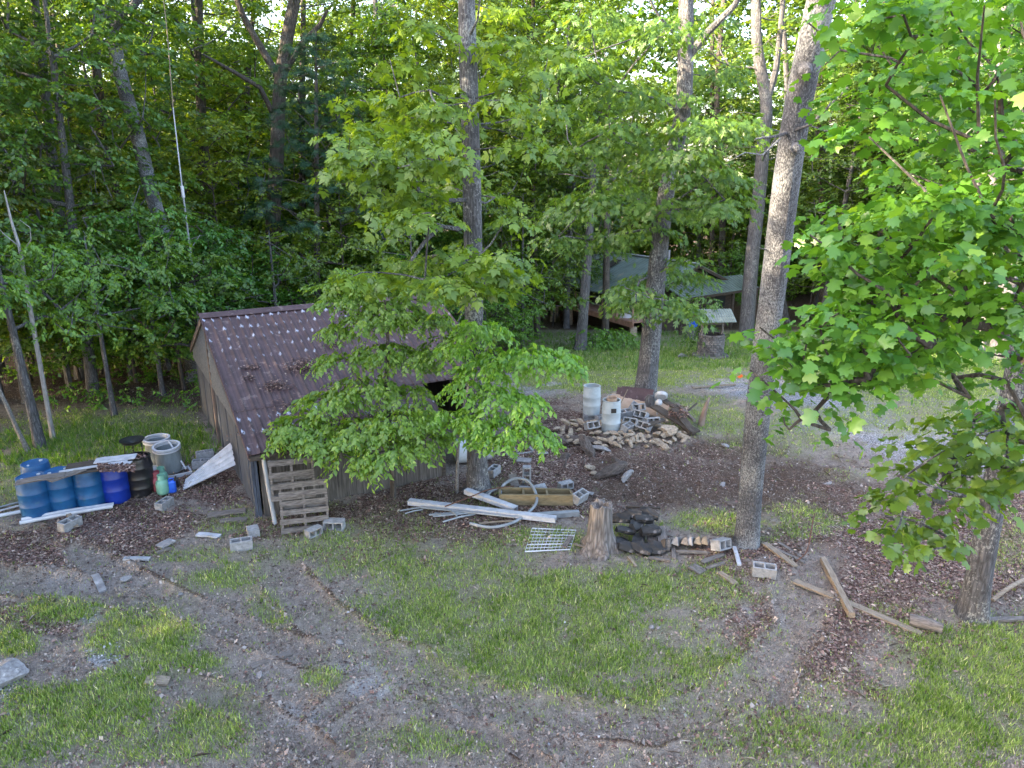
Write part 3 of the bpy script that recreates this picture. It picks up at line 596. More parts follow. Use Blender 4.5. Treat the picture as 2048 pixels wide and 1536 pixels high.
pts = [(math.cos(a) * (.5 + .12 * rr.random()), math.sin(a) * (.4 + .1 * rr.random()), 0) for a in np.linspace(0, 6.28, 12, endpoint=False)]
vs = [(0, 0, .35)] + [(x * .5, y * .5, .22 + rr.random() * .15) for x, y, z in pts] + pts
tarp.add(vs, [(0, i + 1, (i + 1) % 12 + 1) for i in range(12)] + [(i + 1, i + 13, (i + 1) % 12 + 13, (i + 1) % 12 + 1) for i in range(12)])
M['white_cloth'] = pmat('white_cloth', (.3, .29, .3), (.5, .49, .5), 4, .7, .4)
tp = thing('bundle', 'crumpled whitish bundle lying on the deck behind the rails', 'bundle', Vector(dk.location) + Vector(dp(1.4, .6, .0))); tarp.build('sheet', M['white_cloth'], tp, smooth=True)
# ------------------------------------------------------------------ trees
def T_(v, f): return (np.array(v, float), np.array(f, int))
def fan(outline, c=(.45, 0, .03)):
    pts = outline; n = len(pts); return T_(list(pts) + [c], [(i, (i + 1) % n, n) for i in range(n)])
LT = {
 'rhomb': T_([(0, 0, 0), (.45, .32, -.07), (1, 0, -.1), (.45, -.32, -.07)], [(0, 2, 1), (0, 3, 2)]),
 'ovate': T_([(0, 0, 0), (.4, .29, -.06), (1, 0, -.16), (.4, -.29, -.06), (.45, 0, .04)], [(0, 4, 1), (1, 4, 2), (0, 3, 4), (3, 2, 4)]),
 'tulip': fan([(0, 0, 0), (-.04, .24, -.02), (.12, .46, -.07), (.34, .30, 0), (.58, .47, -.06), (.70, .24, 0), (.95, .20, -.06), (.86, 0, 0), (.95, -.20, -.06), (.70, -.24, 0), (.58, -.47, -.06), (.34, -.30, 0), (.12, -.46, -.07), (-.04, -.24, -.02)]),
}
def multi(parts):
    V = []; F = []
    for (ox, oy, ang, s, w_) in parts:
        c, n_ = math.cos(ang), math.sin(ang); k = len(V)
        for (x, y, z) in ((0, 0, 0), (.5, .5 * w_, -.05), (1, 0, -.14), (.5, -.5 * w_, -.05)):
            V.append((ox + (x * c - y * n_) * s, oy + (x * n_ + y * c) * s, z * s))
        F += [(k, k + 2, k + 1), (k, k + 3, k + 2)]
    return T_(V, F)
LT['hickory'] = multi([(.45, 0, 0, .6, .55), (.42, 0, .85, .52, .5), (.42, 0, -.85, .52, .5), (.25, 0, 1.3, .38, .5), (.25, 0, -1.3, .38, .5)])
LT['oak'] = multi([(.1, 0, 0, .9, .25), (.3, 0, .7, .42, .3), (.3, 0, -.7, .42, .3), (.55, 0, .6, .36, .3), (.55, 0, -.6, .36, .3)])
LT['needle'] = multi([(0, 0, a, 1, .07) for a in (-.9, -.55, -.2, .2, .55, .9)])
def unit(a): return a / np.maximum(np.linalg.norm(a, axis=1, keepdims=True), 1e-6)
def leaf_cloud(rng, clumps, tpl, size, k=9, droop=.25, flat=.55, tw=.5, org=(0, 0, 0)):
    """clumps: (centre, rx, rz, n leaves). Leaves sit alternately along short twigs inside flattened clumps."""
    Pn, An, Nn = [], [], []
    for (c, rx, rz_, n) in clumps:
        m_ = max(2, int(n / k)); a = rng.random(m_) * 2 * math.pi; r = np.sqrt(rng.random(m_)) * .85
        rad = np.stack([np.cos(a), np.sin(a), np.zeros(m_)], 1)
        z = (np.sqrt(1 - r ** 2) - .45) * rz_ + rng.normal(0, rz_ * .3, m_)
        o = np.array(c) + rad * (r * rx)[:, None]; o[:, 2] += z
        d = unit(rad * .8 + rng.normal(0, .45, (m_, 3)) * np.array([1, 1, .4]) + np.array([0, 0, -droop * .6]))
        L_ = tw * (.6 + .7 * rng.random(m_))
        t = (np.arange(k) + .5) / k
        p = o[:, None, :] + d[:, None, :] * (L_[:, None] * t[None, :])[:, :, None]
        p[:, :, 2] -= (droop * .5 * L_[:, None] * t[None, :] ** 2)
        up = unit(np.array([0, 0, 1.]) + rng.normal(0, .25, (m_, 3))); sd_ = unit(np.cross(d, up))
        sg = np.where(np.arange(k) % 2 == 0, 1, -1)[None, :, None]
        ax = d[:, None, :] * .65 + sd_[:, None, :] * sg * .8 + np.array([0, 0, -droop]) + rng.normal(0, .22, (m_, k, 3))
        nn = up[:, None, :] * flat * 1.6 + rng.normal(0, .42, (m_, k, 3)) + rad[:, None, :] * .25
        Pn.append(p.reshape(-1, 3)); An.append(ax.reshape(-1, 3)); Nn.append(nn.reshape(-1, 3))
    p = np.concatenate(Pn); ax = unit(np.concatenate(An)); nn = np.concatenate(Nn)
    nn = unit(nn - ax * np.sum(nn * ax, 1, keepdims=True)); bt = np.cross(nn, ax)
    tv, tf = LT[tpl]; N_ = len(p); s = size * (.5 + .8 * rng.random(N_))
    V = p[:, None, :] + (ax[:, None, :] * tv[None, :, 0:1] + bt[:, None, :] * tv[None, :, 1:2] + nn[:, None, :] * tv[None, :, 2:3]) * s[:, None, None]
    F = (np.arange(N_) * len(tv))[:, None, None] + tf[None]
    var = np.clip(rng.beta(2, 2.2, N_) , 0, 1)
    return V.reshape(-1, 3) - np.array(org), F.reshape(-1, 3), np.repeat(var, len(tf))
def skeleton(rng, path, rad, clumps, rtw=.012, bstart=.25, n=7, flare=1.35, rough=.06):
    """trunk as one tapered tube plus limbs reaching every clump; returns an MB"""
    path = [Vector(p) for p in path]; mb = MB(); pts = []; rs = []
    m = len(path) - 1; sub = max(3, int(24 / m))
    for i in range(m):
        p0 = path[max(i - 1, 0)]; p1 = path[i]; p2 = path[i + 1]; p3 = path[min(i + 2, m)]
        for j in range(sub):
            t = j / sub; q = .5 * ((2 * p1) + (p2 - p0) * t + (2 * p0 - 5 * p1 + 4 * p2 - p3) * t * t + (3 * p1 - p0 - 3 * p2 + p3) * t ** 3); pts.append(q)
            rs.append(rad[i] + (rad[i + 1] - rad[i]) * t)
    pts.append(path[-1]); rs.append(rad[-1])
    base = pts[0] - Vector((0, 0, .35)); h0 = pts[0].z
    P2 = [base]; R2 = [rs[0] * flare * 1.5]
    for p, r in zip(pts, rs): P2.append(p); R2.append(r * (1 + (flare - 1) * math.exp(-(p.z - h0) / .3)))
    # extra rings near the base
    P3 = []; R3 = []
    for i in range(len(P2)):
        P3.append(P2[i]); R3.append(R2[i])
        if i == 1:
            for t in (.12, .25, .4, .6): P3.append(P2[1].lerp(P2[2], t)); zz = P2[1].lerp(P2[2], t).z - h0; R3.append((rs[0] + (rs[1] - rs[0]) * t) * (1 + (flare - 1) * math.exp(-zz / .3)))
    ph = rng.random() * 6
    nn = 14 if rad[0] > .12 else n
    mb.tube(P3, R3, nn, wob=lambda i, a: 1 + rough * math.sin(3 * a + ph + i * .3) + rough * .6 * math.sin(5 * a + i * .7) + (.16 * math.cos(5 * a + ph) * (1 if i < 5 else 0) * (1 - i / 5)))
    if not clumps: return mb
    L_ = len(pts); st = int(L_ * bstart); nodes = [np.array(p) for p in pts[st:]]; par = [-1] * len(nodes); cnt = [0] * len(nodes); nt0 = len(nodes)
    rr_ = [r for r in rs[st:]]
    tp = np.array([list(p) for p in pts]); cl = sorted([np.array(c[0]) for c in clumps], key=lambda c: np.min(np.linalg.norm(tp - c, axis=1)))
    for c in cl:
        A = np.array(nodes); d = np.linalg.norm(A - c, axis=1) + 1.2 * np.maximum(0, A[:, 2] - c[2] + .05); j = int(np.argmin(d))
        if d[j] > 2.2:                                         # long limb: add a middle joint
            mid = (A[j] * .5 + c * .5) + np.array([0, 0, .12 * d[j]]) * rng.random() + rng.normal(0, .06 * d[j], 3) * .6
            nodes.append(mid); par.append(j); cnt.append(0); j = len(nodes) - 1
        nodes.append(c); par.append(j); cnt.append(1)
    for i in range(len(nodes) - 1, nt0 - 1, -1):
        if par[i] >= nt0: cnt[par[i]] += max(cnt[i], 1)
    for i in range(nt0, len(nodes)):
        a = Vector(nodes[par[i]]); b = Vector(nodes[i]); r1 = rtw * max(cnt[i], 1) ** .5; r0 = rtw * max(cnt[par[i]], 1) ** .5 if par[i] >= nt0 else min(rr_[par[i]] * .6, r1 * 1.7)
        mid = a.lerp(b, .5) + Vector(rng.normal(0, .05, 3)) * (b - a).length; mb.tube([a, mid, b], [max(r0, r1), (r0 + r1) / 2, r1], 5, cap=False)
    return mb
def clumps_round(rng, path, top, R0, n, rx=(.7, 1.2), per=120, zlo=.3, shape=1.0):
    """umbrella tiers set round the upper trunk"""
    path = [Vector(p) for p in path]; z0 = path[0].z; H = path[-1].z - z0; out = []
    def at(z):
        for i in range(len(path) - 1):
            if path[i + 1].z >= z or i == len(path) - 2:
                t = (z - path[i].z) / max(.01, path[i + 1].z - path[i].z); return path[i].lerp(path[i + 1], min(t, 1.1))
    for i in range(n):
        f = zlo + (1.03 - zlo) * (i + rng.random()) / n; g = (f - zlo) / (1.03 - zlo)
        Rm = R0 * (math.sin(math.pi * min(1, .22 + .78 * g ** .9)) ** .6 if shape else 1); a = i * 2.399 + rng.normal(0, .4); r = Rm * math.sqrt(.08 + .92 * rng.random())
        c = at(z0 + f * H) + Vector((math.cos(a) * r, math.sin(a) * r, -.12 * r + rng.normal(0, .2)))
        s = rng.uniform(*rx); out.append((tuple(c), s, s * .34, int(per * s * s)))
    return out
def tree(name, label, path, rad, clumps, leaf, tpl, size, bark, group=None, cat='tree', seed=1, k=9, droop=.25, tw=.5, flat=.55, rtw=.012, bstart=.25, flare=1.35, link=True, extra=None):
    rng = np.random.default_rng(seed); org = Vector(path[0])
    sk = skeleton(rng, path, rad, clumps, rtw=rtw, bstart=bstart, flare=flare)
    if extra:
        for (pp, rr_) in extra: sk.tube(pp, rr_, 8, cap=False)
    root = thing(name, label, cat, org, group=group)
    tr = sk.build('trunk', M[bark], root, org=org, smooth=True)
    if clumps:
        V, F, var = leaf_cloud(rng, clumps, tpl, size, k=k, droop=droop, tw=tw, flat=flat, org=org)
        me = tri_mesh('crown', V, F, M[leaf], {'var': ('FACE', var)}); c = bpy.data.objects.new('crown', me); COL.objects.link(c); c.parent = root
    return root
def pxpath(lst): return [P(u, v, y) for (u, v, y) in lst]
def pxc(lst, seed=0, fl=.38, dens=1.0):                        # clumps given as (u, v, distance, radius in photo px, leaves)
    rng = np.random.default_rng(seed); o = []
    for (u, v, y, r, n) in lst:
        c = P(u, v, y); R_ = r * y / FPX; o.append((tuple(c), R_, R_ * fl, int(n * dens)))
    return o
def inpoly(u, v, poly):
    c = False; j = len(poly) - 1
    for i in range(len(poly)):
        a, b = poly[i], poly[j]
        if (a[1] > v) != (b[1] > v) and u < (b[0] - a[0]) * (v - a[1]) / (b[1] - a[1]) + a[0]: c = not c
        j = i
    return c
def fillpoly(rng, poly, step, ylo, yhi, r, n):
    us = [p[0] for p in poly]; vs = [p[1] for p in poly]; o = []; pts = []
    for t in range(4000):
        u = rng.uniform(min(us), max(us)); v = rng.uniform(min(vs), max(vs))
        if inpoly(u, v, poly) and all((u - a) ** 2 + ((v - b) * 1.5) ** 2 > step ** 2 for a, b in pts):
            pts.append((u, v)); o.append((u, v, rng.uniform(ylo, yhi), r * rng.uniform(.75, 1.25), n))
    return o

# --- prototypes of the background woods: built once, copied by hand below
rngp = np.random.default_rng(99); protos = []; uprotos = []
def park(o):
    return o
def make_proto(i, H, R0, zlo, n, leaf, tpl, size, bark, r0, per, rx):
    rng = np.random.default_rng(200 + i); bend = rng.normal(0, .35, 2)
    path = [(0, 0, 0), (bend[0] * .3, bend[1] * .3, H * .3), (bend[0] * .8, bend[1] * .9, H * .6), (bend[0], bend[1], H)]
    cl = clumps_round(rng, path, H, R0, n, rx=rx, per=per, zlo=zlo)
    sk = skeleton(rng, path, [r0, r0 * .8, r0 * .5, r0 * .12], cl, rtw=.016, bstart=.2, rough=.04)
    me = sk.build('trunk', M[bark], smooth=True); V, F, var = leaf_cloud(rng, cl, tpl, size, k=8, tw=.55)
    cm = tri_mesh('crown', V, F, M[leaf], {'var': ('FACE', var)}); td = me.data; bpy.data.objects.remove(me); return (td, cm, H)
specs = [(19, 4.2, .30), (22, 4.6, .38), (17, 3.8, .22), (20, 4.4, .45), (18, 4.0, .28), (23, 4.8, .35), (16, 3.6, .18)]
for i, (H, R0, zl) in enumerate(specs):
    protos.append(make_proto(i, H, R0, zl, 120, ('leaf_forest', 'leaf_forest_cool')[i % 3 == 2], 'rhomb', .19, ('bark_dark', 'bark_ridge', 'bark_gray')[i % 3], .17 + .03 * (i % 3), 175, (.75, 1.4)))
for i, (H, R0) in enumerate([(5.5, 2.6), (7.0, 3.0), (4.2, 2.4), (8.5, 3.1)]):
    uprotos.append(make_proto(20 + i, H, R0, .3, 50, ('leaf_under', 'leaf_forest')[i % 2], 'rhomb', .15, 'bark_dark', .06 + .015 * (i % 2), 240, (.5, .95)))
def plant_copy(pr, x, y, s, rot, name, label, group, sz=1.0, z=None, tilt=(0, 0)):
    zz = float(ter(x, y)) if z is None else z
    root = thing(name, label, 'tree', (x, y, zz - .05), (tilt[0], tilt[1], rot), group); root.scale = (s, s, s * sz)
    for n_, me in (('trunk', pr[0]), ('crown', pr[1])):
        o = bpy.data.objects.new(n_, me); COL.objects.link(o); o.parent = root
    return root
# --- named trees one can point to
rg = np.random.default_rng(7)
# leaning trunk in front, right of centre
b = G(1492, 1088)
path = [b, P(1506, 930, 12.0), P(1524, 760, 11.6), P(1549, 560, 11.2), P(1577, 330, 10.7), P(1608, 150, 10.3), P(1645, -20, 9.9), P(1690, -300, 9.3)]
extra = [([P(1590, 262, 10.55), P(1555, 272, 10.3), P(1510, 278, 10.2)], [.03, .02, .012]), ([P(1560, 277, 10.3), P(1525, 310, 10.1), P(1490, 305, 10.0), P(1462, 320, 9.9)], [.016, .012, .008, .004]),
         ([P(1585, 262, 10.4), P(1620, 250, 10.2), P(1665, 205, 10), P(1705, 165, 9.9)], [.024, .02, .014, .007]), ([P(1655, 215, 10), P(1675, 180, 10.1), P(1660, 240, 10.1)], [.01, .007, .004]), ([P(1622, 252, 10.2), P(1650, 262, 10.2), P(1690, 258, 10.2)], [.01, .008, .004]),
         ([P(1610, 138, 10.1), P(1611, 146, 9.95), P(1613, 150, 9.93)], [.10, .075, .01]), ([P(1588, 292, 10.5), P(1592, 300, 10.35), P(1594, 303, 10.33)], [.10, .07, .01]), ([P(1535, 500, 11.1), P(1522, 497, 10.9), P(1512, 490, 10.8)], [.012, .008, .004])]
tree('leaning_tree', 'thick lichen-speckled grey trunk leaning to the right, rising past the top of the photo', path, [.215, .205, .20, .195, .19, .185, .175, .15], pxc([(1640, -420, 9.5, 120, 200), (1730, -480, 9, 130, 200), (1600, -560, 10, 130, 200)]), 'leaf_under', 'ovate', .13, 'bark_lichen', seed=3, flare=1.25, bstart=.8, extra=extra)
# big trunk behind the dogwoods
b = G(955, 982)
hk = []
for (u, v, r, n) in [(700,275,42,70),(760,255,50,90),(820,235,50,90),(880,215,46,80),(730,310,40,60),(800,290,52,90),(860,275,50,80),(910,255,40,60),(690,330,30,40),(760,345,36,50),(820,325,40,60),(880,320,46,70),(940,300,36,40),(800,195,40,60),(860,180,36,50),(930,170,30,40),
    (780,400,36,50),(840,385,44,70),(900,375,40,60),(960,380,34,40),(800,430,40,60),(860,425,44,60),(790,350,30,30),(990,395,24,24),(920,340,30,30),(1015,435,22,20),
    (760,545,36,40),(820,525,46,70),(880,510,50,80),(940,530,56,90),(1000,540,50,80),(1040,520,26,30),(900,560,50,80),(960,575,44,60),(1030,555,30,40),(700,555,30,30),(850,560,40,50),(985,505,40,50),(930,490,30,30),
    (1000,200,46,60),(1050,150,50,70),(1080,220,46,60),(1010,80,46,60),(1100,100,50,60),(1040,290,40,50),(960,120,30,30),(990,20,46,50),(860,60,50,60),(780,120,44,50),(720,200,36,40)]:
    hk.append((u, v, (15.4 + rg.uniform(0, .8)) if 895 < u < 1000 and not 500 < v < 590 else 12.6 + rg.uniform(-1.3, 1.3) + (1.2 if v < 240 else 0), r * .95, int(n * 1.25)))
path = [b, P(951, 800, 14.5), P(948, 600, 14.45), P(946, 450, 14.4), P(943, 300, 14.4), P(937, 150, 14.3), P(932, 0, 14.3), P(930, -200, 14.2)]
tree('hickory_tree', 'tall straight grey trunk rising just right of the shed, with sprays of long bright leaves', path, [.215, .20, .19, .185, .175, .165, .155, .13], pxc(hk, fl=.34) + pxc([(900, -300, 13.5, 150, 200), (1010, -380, 14.5, 170, 200)]), 'leaf_hickory', 'hickory', .25, 'bark_ridge', seed=5, k=5, droop=.45, tw=.4, rtw=.009, bstart=.42, flare=1.55, extra=[([P(940, 70, 14.2), P(955, 40, 13.9), P(962, -20, 13.5)], [.03, .02, .015])])
# centre right oak
b = G(1288, 806)
ok = []
for (u, v, r, n) in [(1220,260,60,80),(1290,300,70,100),(1370,320,70,100),(1150,300,50,60),(1430,350,60,80),(1170,400,56,70),(1240,390,70,100),(1320,420,60,80),(1400,420,60,80),(1120,430,44,50),(1230,470,50,60),(1300,460,44,50),(1180,480,44,50),(1450,400,50,60),(1110,480,30,20),
    (1150,130,60,70),(1230,180,70,90),(1330,60,60,60),(1420,150,70,90),(1460,250,60,70),(1250,60,60,70),(1180,40,60,60),(1400,40,60,60),(1330,200,60,60),(1390,250,60,70),(1110,220,50,60),
    (1290,560,36,60),(1340,545,40,60),(1270,605,34,50),(1330,600,36,50),(1370,615,30,36),(1400,555,30,26),(1380,520,30,30),(1250,575,24,26)]:
    ok.append((u, v, 20.0 + rg.uniform(-2.2, 2.5), r * 1.05, int(n * 5)))
path = [b, P(1300, 690, 21.2), P(1310, 580, 21.1), P(1320, 470, 21), P(1338, 350, 21), P(1366, 230, 20.9), P(1372, 100, 20.8), P(1372, -60, 20.7), P(1372, -250, 20.6)]
tree('oak_tree', 'dark rough oak trunk standing behind the grey barrels and cinder block heap', path, [.33, .30, .28, .25, .22, .22, .21, .18, .1], pxc(ok, fl=.36) + pxc([(1330, -160, 19.5, 130, 200), (1450, -200, 21, 150, 250), (1240, -180, 20, 140, 200)]), 'leaf_oak', 'oak', .26, 'bark_ridge', seed=6, k=7, droop=.5, tw=.6, rtw=.014, bstart=.3, flare=1.4,
     extra=[([P(1378, 110, 20.8), P(1420, 60, 20.4), P(1470, 10, 20), P(1500, -60, 19.8)], [.12, .10, .08, .06]), ([P(1325, 75, 19), P(1260, 80, 18.8), P(1200, 100, 18.6), P(1160, 120, 18.5)], [.03, .022, .014, .006]), ([P(1372, 90, 20.8), P(1340, 60, 20), P(1310, 20, 19.8), P(1290, -20, 19.6)], [.05, .04, .03, .02])])
# dogwood before the shed
dg = []
for (u, v, r, n, yy) in [(600,850,66,130,13.6),(660,800,70,140,13.9),(730,770,66,120,14.2),(640,880,60,120,13.2),(720,860,80,160,13.2),(800,840,76,150,13.2),(850,880,56,100,13.4),(780,900,70,130,12.8),(700,915,46,60,12.8),(870,830,40,50,13.8),(760,925,40,50,12.7),
    (690,720,60,110,14.4),(760,700,56,100,14.5),(820,715,60,110,14.6),(880,700,56,100,14.6),(930,680,50,90,14.6),(740,640,66,120,14.9),(690,600,60,110,15.2),(780,620,66,120,15),(840,640,50,80,15),(670,660,36,60,15),(650,570,24,26,15.2),(720,560,60,110,15.3),(780,565,60,100,15.3),(840,590,50,80,15.3),(870,640,40,60,15),(690,545,36,40,15.4),(810,790,60,90,14.2),(580,870,36,60,13.4)]:
    dg.append((u, v, yy, r, int(n * 6)))
b = G(787, 993); path = [b, P(785, 930, 14.25), P(779, 850, 14.3), P(773, 760, 14.3), P(776, 680, 14.5), P(770, 600, 14.8), P(765, 560, 15)]
tree('dogwood_tree', 'small dogwood with layered fresh green foliage hanging over the front of the shed roof', path, [.06, .055, .05, .045, .035, .025, .012], pxc(dg, fl=.30), 'leaf_dogwood', 'ovate', .115, 'bark_dark', seed=8, k=10, droop=.55, tw=.34, rtw=.007, bstart=.28, flare=1.3)
dg = []
for (u, v, r, n, yy) in [(960,650,40,90,13.4),(920,690,36,60,13.5),(1000,720,60,150,13),(1060,710,60,150,12.8),(1110,715,44,100,12.7),(1130,725,26,40,12.6),(960,740,50,100,13),(930,770,40,70,13),(1000,790,56,110,12.8),(1050,800,50,100,12.7),(960,830,50,100,12.9),(1020,850,56,110,12.7),(1060,860,44,80,12.6),(940,860,36,60,13),(900,830,36,50,13.2),(990,880,36,50,12.6),(1085,880,26,30,12.5),(985,655,34,50,13.5)]:
    dg.append((u, v, yy, r, int(n * 3.6)))
b = G(914, 985); path = [b, P(915, 930, 14.2), P(920, 860, 14.1), P(935, 780, 13.9), P(960, 720, 13.6), P(985, 680, 13.4)]
tree('dogwood_tree', 'smaller yellow-green dogwood in front of the tall straight trunk by the shed', path, [.032, .03, .028, .024, .016, .01], pxc(dg, fl=.30), 'leaf_dogwood', 'ovate', .125, 'bark_pale', seed=9, k=9, droop=.6, tw=.34, rtw=.006, bstart=.35, flare=1.3)
# trunk at the right with low tulip-shaped leaves
lo = fillpoly(np.random.default_rng(5), [(1810,900),(1900,850),(2060,800),(2080,960),(1950,990),(1910,1070),(1790,1090),(1770,1040),(1765,960)], 56, 5.6, 7.6, 48, 46)
lo += [(1990, 880, 7, 50, 26), (2040, 940, 6.6, 46, 16), (1800, 1100, 6.6, 26, 6), (1840, 990, 6.5, 36, 12), (1890, 1095, 6.5, 20, 5)]
b = G(1944, 1232); path = [b, P(1962, 1130, 9.8), P(1985, 1010, 9.7), P(2012, 870, 9.5), P(2045, 700, 9.3), P(2090, 450, 9.1), P(2150, 100, 8.9), P(2200, -200, 8.8)]
tree('poplar_tree', 'mottled grey trunk at the right edge of the yard with low hanging lobed leaves', path, [.19, .175, .165, .16, .155, .14, .12, .1], pxc(lo, fl=.55), 'leaf_tulip', 'tulip', .118, 'bark_ridge', seed=12, k=3, droop=.5, tw=.22, rtw=.008, bstart=.3, flare=1.4)
# tulip poplar whose leafy limbs fill the upper right
r5 = np.random.default_rng(6)
up = fillpoly(r5, [(1700,60),(1830,-40),(2100,-60),(2100,520),(1960,470),(1830,430),(1790,330),(1700,300),(1690,200),(1740,150)], 66, 5.0, 8.0, 60, 70)
up += fillpoly(r5, [(1650,480),(1700,430),(1830,400),(2080,420),(2080,700),(1990,660),(1900,640),(1880,700),(1800,760),(1700,760),(1680,680),(1720,570),(1660,520)], 56, 4.6, 6.6, 52, 62)
up += fillpoly(r5, [(1560,675),(1610,665),(1720,600),(1880,640),(1870,700),(1790,750),(1700,770),(1620,780),(1560,750),(1545,710)], 48, 4.6, 5.8, 40, 36)
up += fillpoly(r5, [(1555,800),(1640,810),(1640,840),(1590,870),(1555,850)], 36, 4.8, 5.4, 26, 7)
up += fillpoly(r5, [(1880,680),(2080,640),(2090,900),(1990,880),(1900,760)], 66, 5.6, 7.0, 44, 26)
up += [(1520, 655, 4.9, 30, 6), (1500, 740, 5, 24, 5), (1650, 130, 7, 30, 7), (1610, 40, 7, 24, 4), (1680, 100, 7, 36, 9), (1620, 470, 4.9, 30, 7), (1650, 490, 4.9, 34, 9), (1880, 190, 5, 40, 10), (1990, 200, 4.3, 44, 10), (2010, 340, 4.5, 40, 9), (1660, 860, 5, 26, 5)]
path = [Vector((8.2, 6.6, 0)), Vector((8.0, 6.5, 2)), Vector((7.7, 6.4, 4.5)), Vector((7.5, 6.3, 7)), Vector((7.3, 6.3, 10)), Vector((7.2, 6.3, 13))]
tree('tulip_tree', 'leafy limbs with big bright lobed leaves filling the upper right of the view', path, [.22, .2, .17, .14, .11, .05], pxc(up, fl=.62), 'leaf_tulip', 'tulip', .098, 'bark_dark', seed=13, k=3, droop=.35, tw=.25, rtw=.006, bstart=.15)
# leaning forked trunk behind the shed
def ptree(name, label, pts, rad, R0, n, seed, leaf='leaf_forest', bark='bark_gray', zlo=.35, ext=None, size=.17, rx=(.6, 1.1), tpl='rhomb', top=None, per=190, bstart=.3):
    u, v, y = pts[0]; base = P(u, v, y); base.z = float(ter(base.x, y)) - .02; path = [base] + [P(a, b_, c) for (a, b_, c) in pts[1:]]
    path = [p for i, p in enumerate(path) if i == 0 or p.z > base.z + .6]
    if top: d = (path[-1] - path[-2]).normalized(); d = (d + Vector((0, 0, 1))).normalized(); path.append(path[-1] + d * top)
    rad = list(np.interp(np.linspace(0, 1, len(path)), np.linspace(0, 1, len(rad)), rad))
    cl = clumps_round(np.random.default_rng(seed), path, 0, R0, n, rx=rx, per=per, zlo=zlo)
    return tree(name, label, path, rad, cl, leaf, tpl, size, bark, seed=seed, k=8, tw=.5, rtw=.015, bstart=bstart, extra=ext)
ptree('forked_tree', 'pale grey trunk leaning left behind the shed, forked near the top of the photo', [(392, 770, 25), (372, 640, 25), (330, 480, 24.8), (302, 380, 24.6), (272, 260, 24.4), (240, 150, 24.2), (222, 60, 24), (180, -10, 23.8), (130, -120, 23.6)], [.26, .24, .22, .21, .17, .1], 3.2, 26, 31, zlo=.86, top=3, bark='bark_lichen',
      ext=[([P(222, 60, 24), P(250, 30, 23.8), P(285, -10, 23.6), P(330, -90, 23.4)], [.15, .12, .10, .08])])
ptree('forked_tree', 'dark trunk splitting into three limbs above the shed ridge', [(545, 600, 31), (546, 480, 31), (552, 330, 31), (556, 230, 31), (562, 150, 31), (575, 70, 30.8), (592, -20, 30.6), (600, -140, 30.5)], [.32, .29, .25, .22, .15], 3.8, 34, 32, zlo=.72, bark='bark_dark', top=3,
      ext=[([P(560, 160, 31), P(525, 100, 30.8), P(490, 40, 30.5), P(466, -20, 30.3)], [.16, .14, .12, .10]), ([P(566, 150, 31), P(605, 85, 30.8), P(640, 50, 30.6), P(655, 20, 30.5)], [.14, .12, .09, .06]), ([P(552, 240, 31), P(520, 175, 30.5), P(470, 145, 30), P(405, 108, 29.5)], [.12, .10, .08, .04])])
ptree('forked_tree', 'grey-brown trunk forked high up between the oak and the leaning trunk', [(1492, 680, 37), (1502, 540, 37), (1517, 400, 37), (1526, 290, 37), (1532, 205, 37), (1515, 100, 37), (1512, 0, 37), (1510, -100, 37)], [.38, .33, .28, .22, .14], 4.6, 46, 33, zlo=.42, leaf='leaf_oak', top=4,
      ext=[([P(1532, 210, 37), P(1552, 140, 36.8), P(1562, 50, 36.6), P(1570, -60, 36.5)], [.18, .16, .13, .1])])
ptree('understory_tree', 'slim lichened trunk before the cabin deck, left of the straight one', [(1160, 705, 33), (1166, 640, 33), (1172, 560, 33), (1178, 480, 33), (1182, 420, 33)], [.27, .2, .12], 2.6, 14, 34, zlo=.88, bark='bark_gray', leaf='leaf_oak', top=2.5)
ptree('understory_tree', 'straight slim trunk standing against the middle of the cabin deck', [(1210, 690, 35), (1212, 600, 35), (1213, 500, 35), (1213, 430, 35), (1214, 340, 35)], [.19, .15, .1], 2.6, 12, 35, zlo=.88, bark='bark_dark', top=3)
ptree('forest_tree', 'lichened trunk far right beyond the drive, partly hidden by the tulip leaves', [(1998, 712, 30), (2005, 640, 30), (2018, 560, 30), (2032, 480, 30), (2045, 380, 30), (2060, 200, 30)], [.36, .32, .26, .2], 4.4, 40, 36, zlo=.45, bark='bark_ridge', top=6)
ptree('forest_tree', 'thin pale trunk with a torn base, left of the far right trunk', [(1966, 690, 31), (1970, 620, 31), (1978, 520, 31), (1985, 400, 31), (1990, 200, 31)], [.14, .12, .08], 3, 22, 37, zlo=.5, bark='bark_pale', top=4)
ptree('forest_tree', 'brown trunk behind the left grove, leaning like the forked tree beside it', [(290, 740, 30), (275, 560, 30), (245, 420, 30), (215, 330, 30), (200, 200, 30), (190, 100, 30), (180, -60, 30)], [.24, .2, .16, .1], 3.8, 36, 38, zlo=.35, bark='bark_dark', top=4)
ptree('forest_tree', 'slanting dark trunk rising to the upper left corner sky gap', [(200, 720, 33), (190, 500, 33), (165, 300, 33), (150, 200, 33), (115, 80, 33), (85, -40, 33)], [.22, .18, .14, .1], 3.6, 26, 39, zlo=.45, bark='bark_dark', top=4)
ptree('forest_tree', 'dark trunk between the antenna mast and the three-limbed tree', [(430, 690, 33), (425, 520, 33), (412, 380, 33), (402, 200, 33), (398, 60, 33), (395, -80, 33)], [.26, .22, .17, .1], 3.8, 32, 40, zlo=.4, bark='bark_dark', top=4)
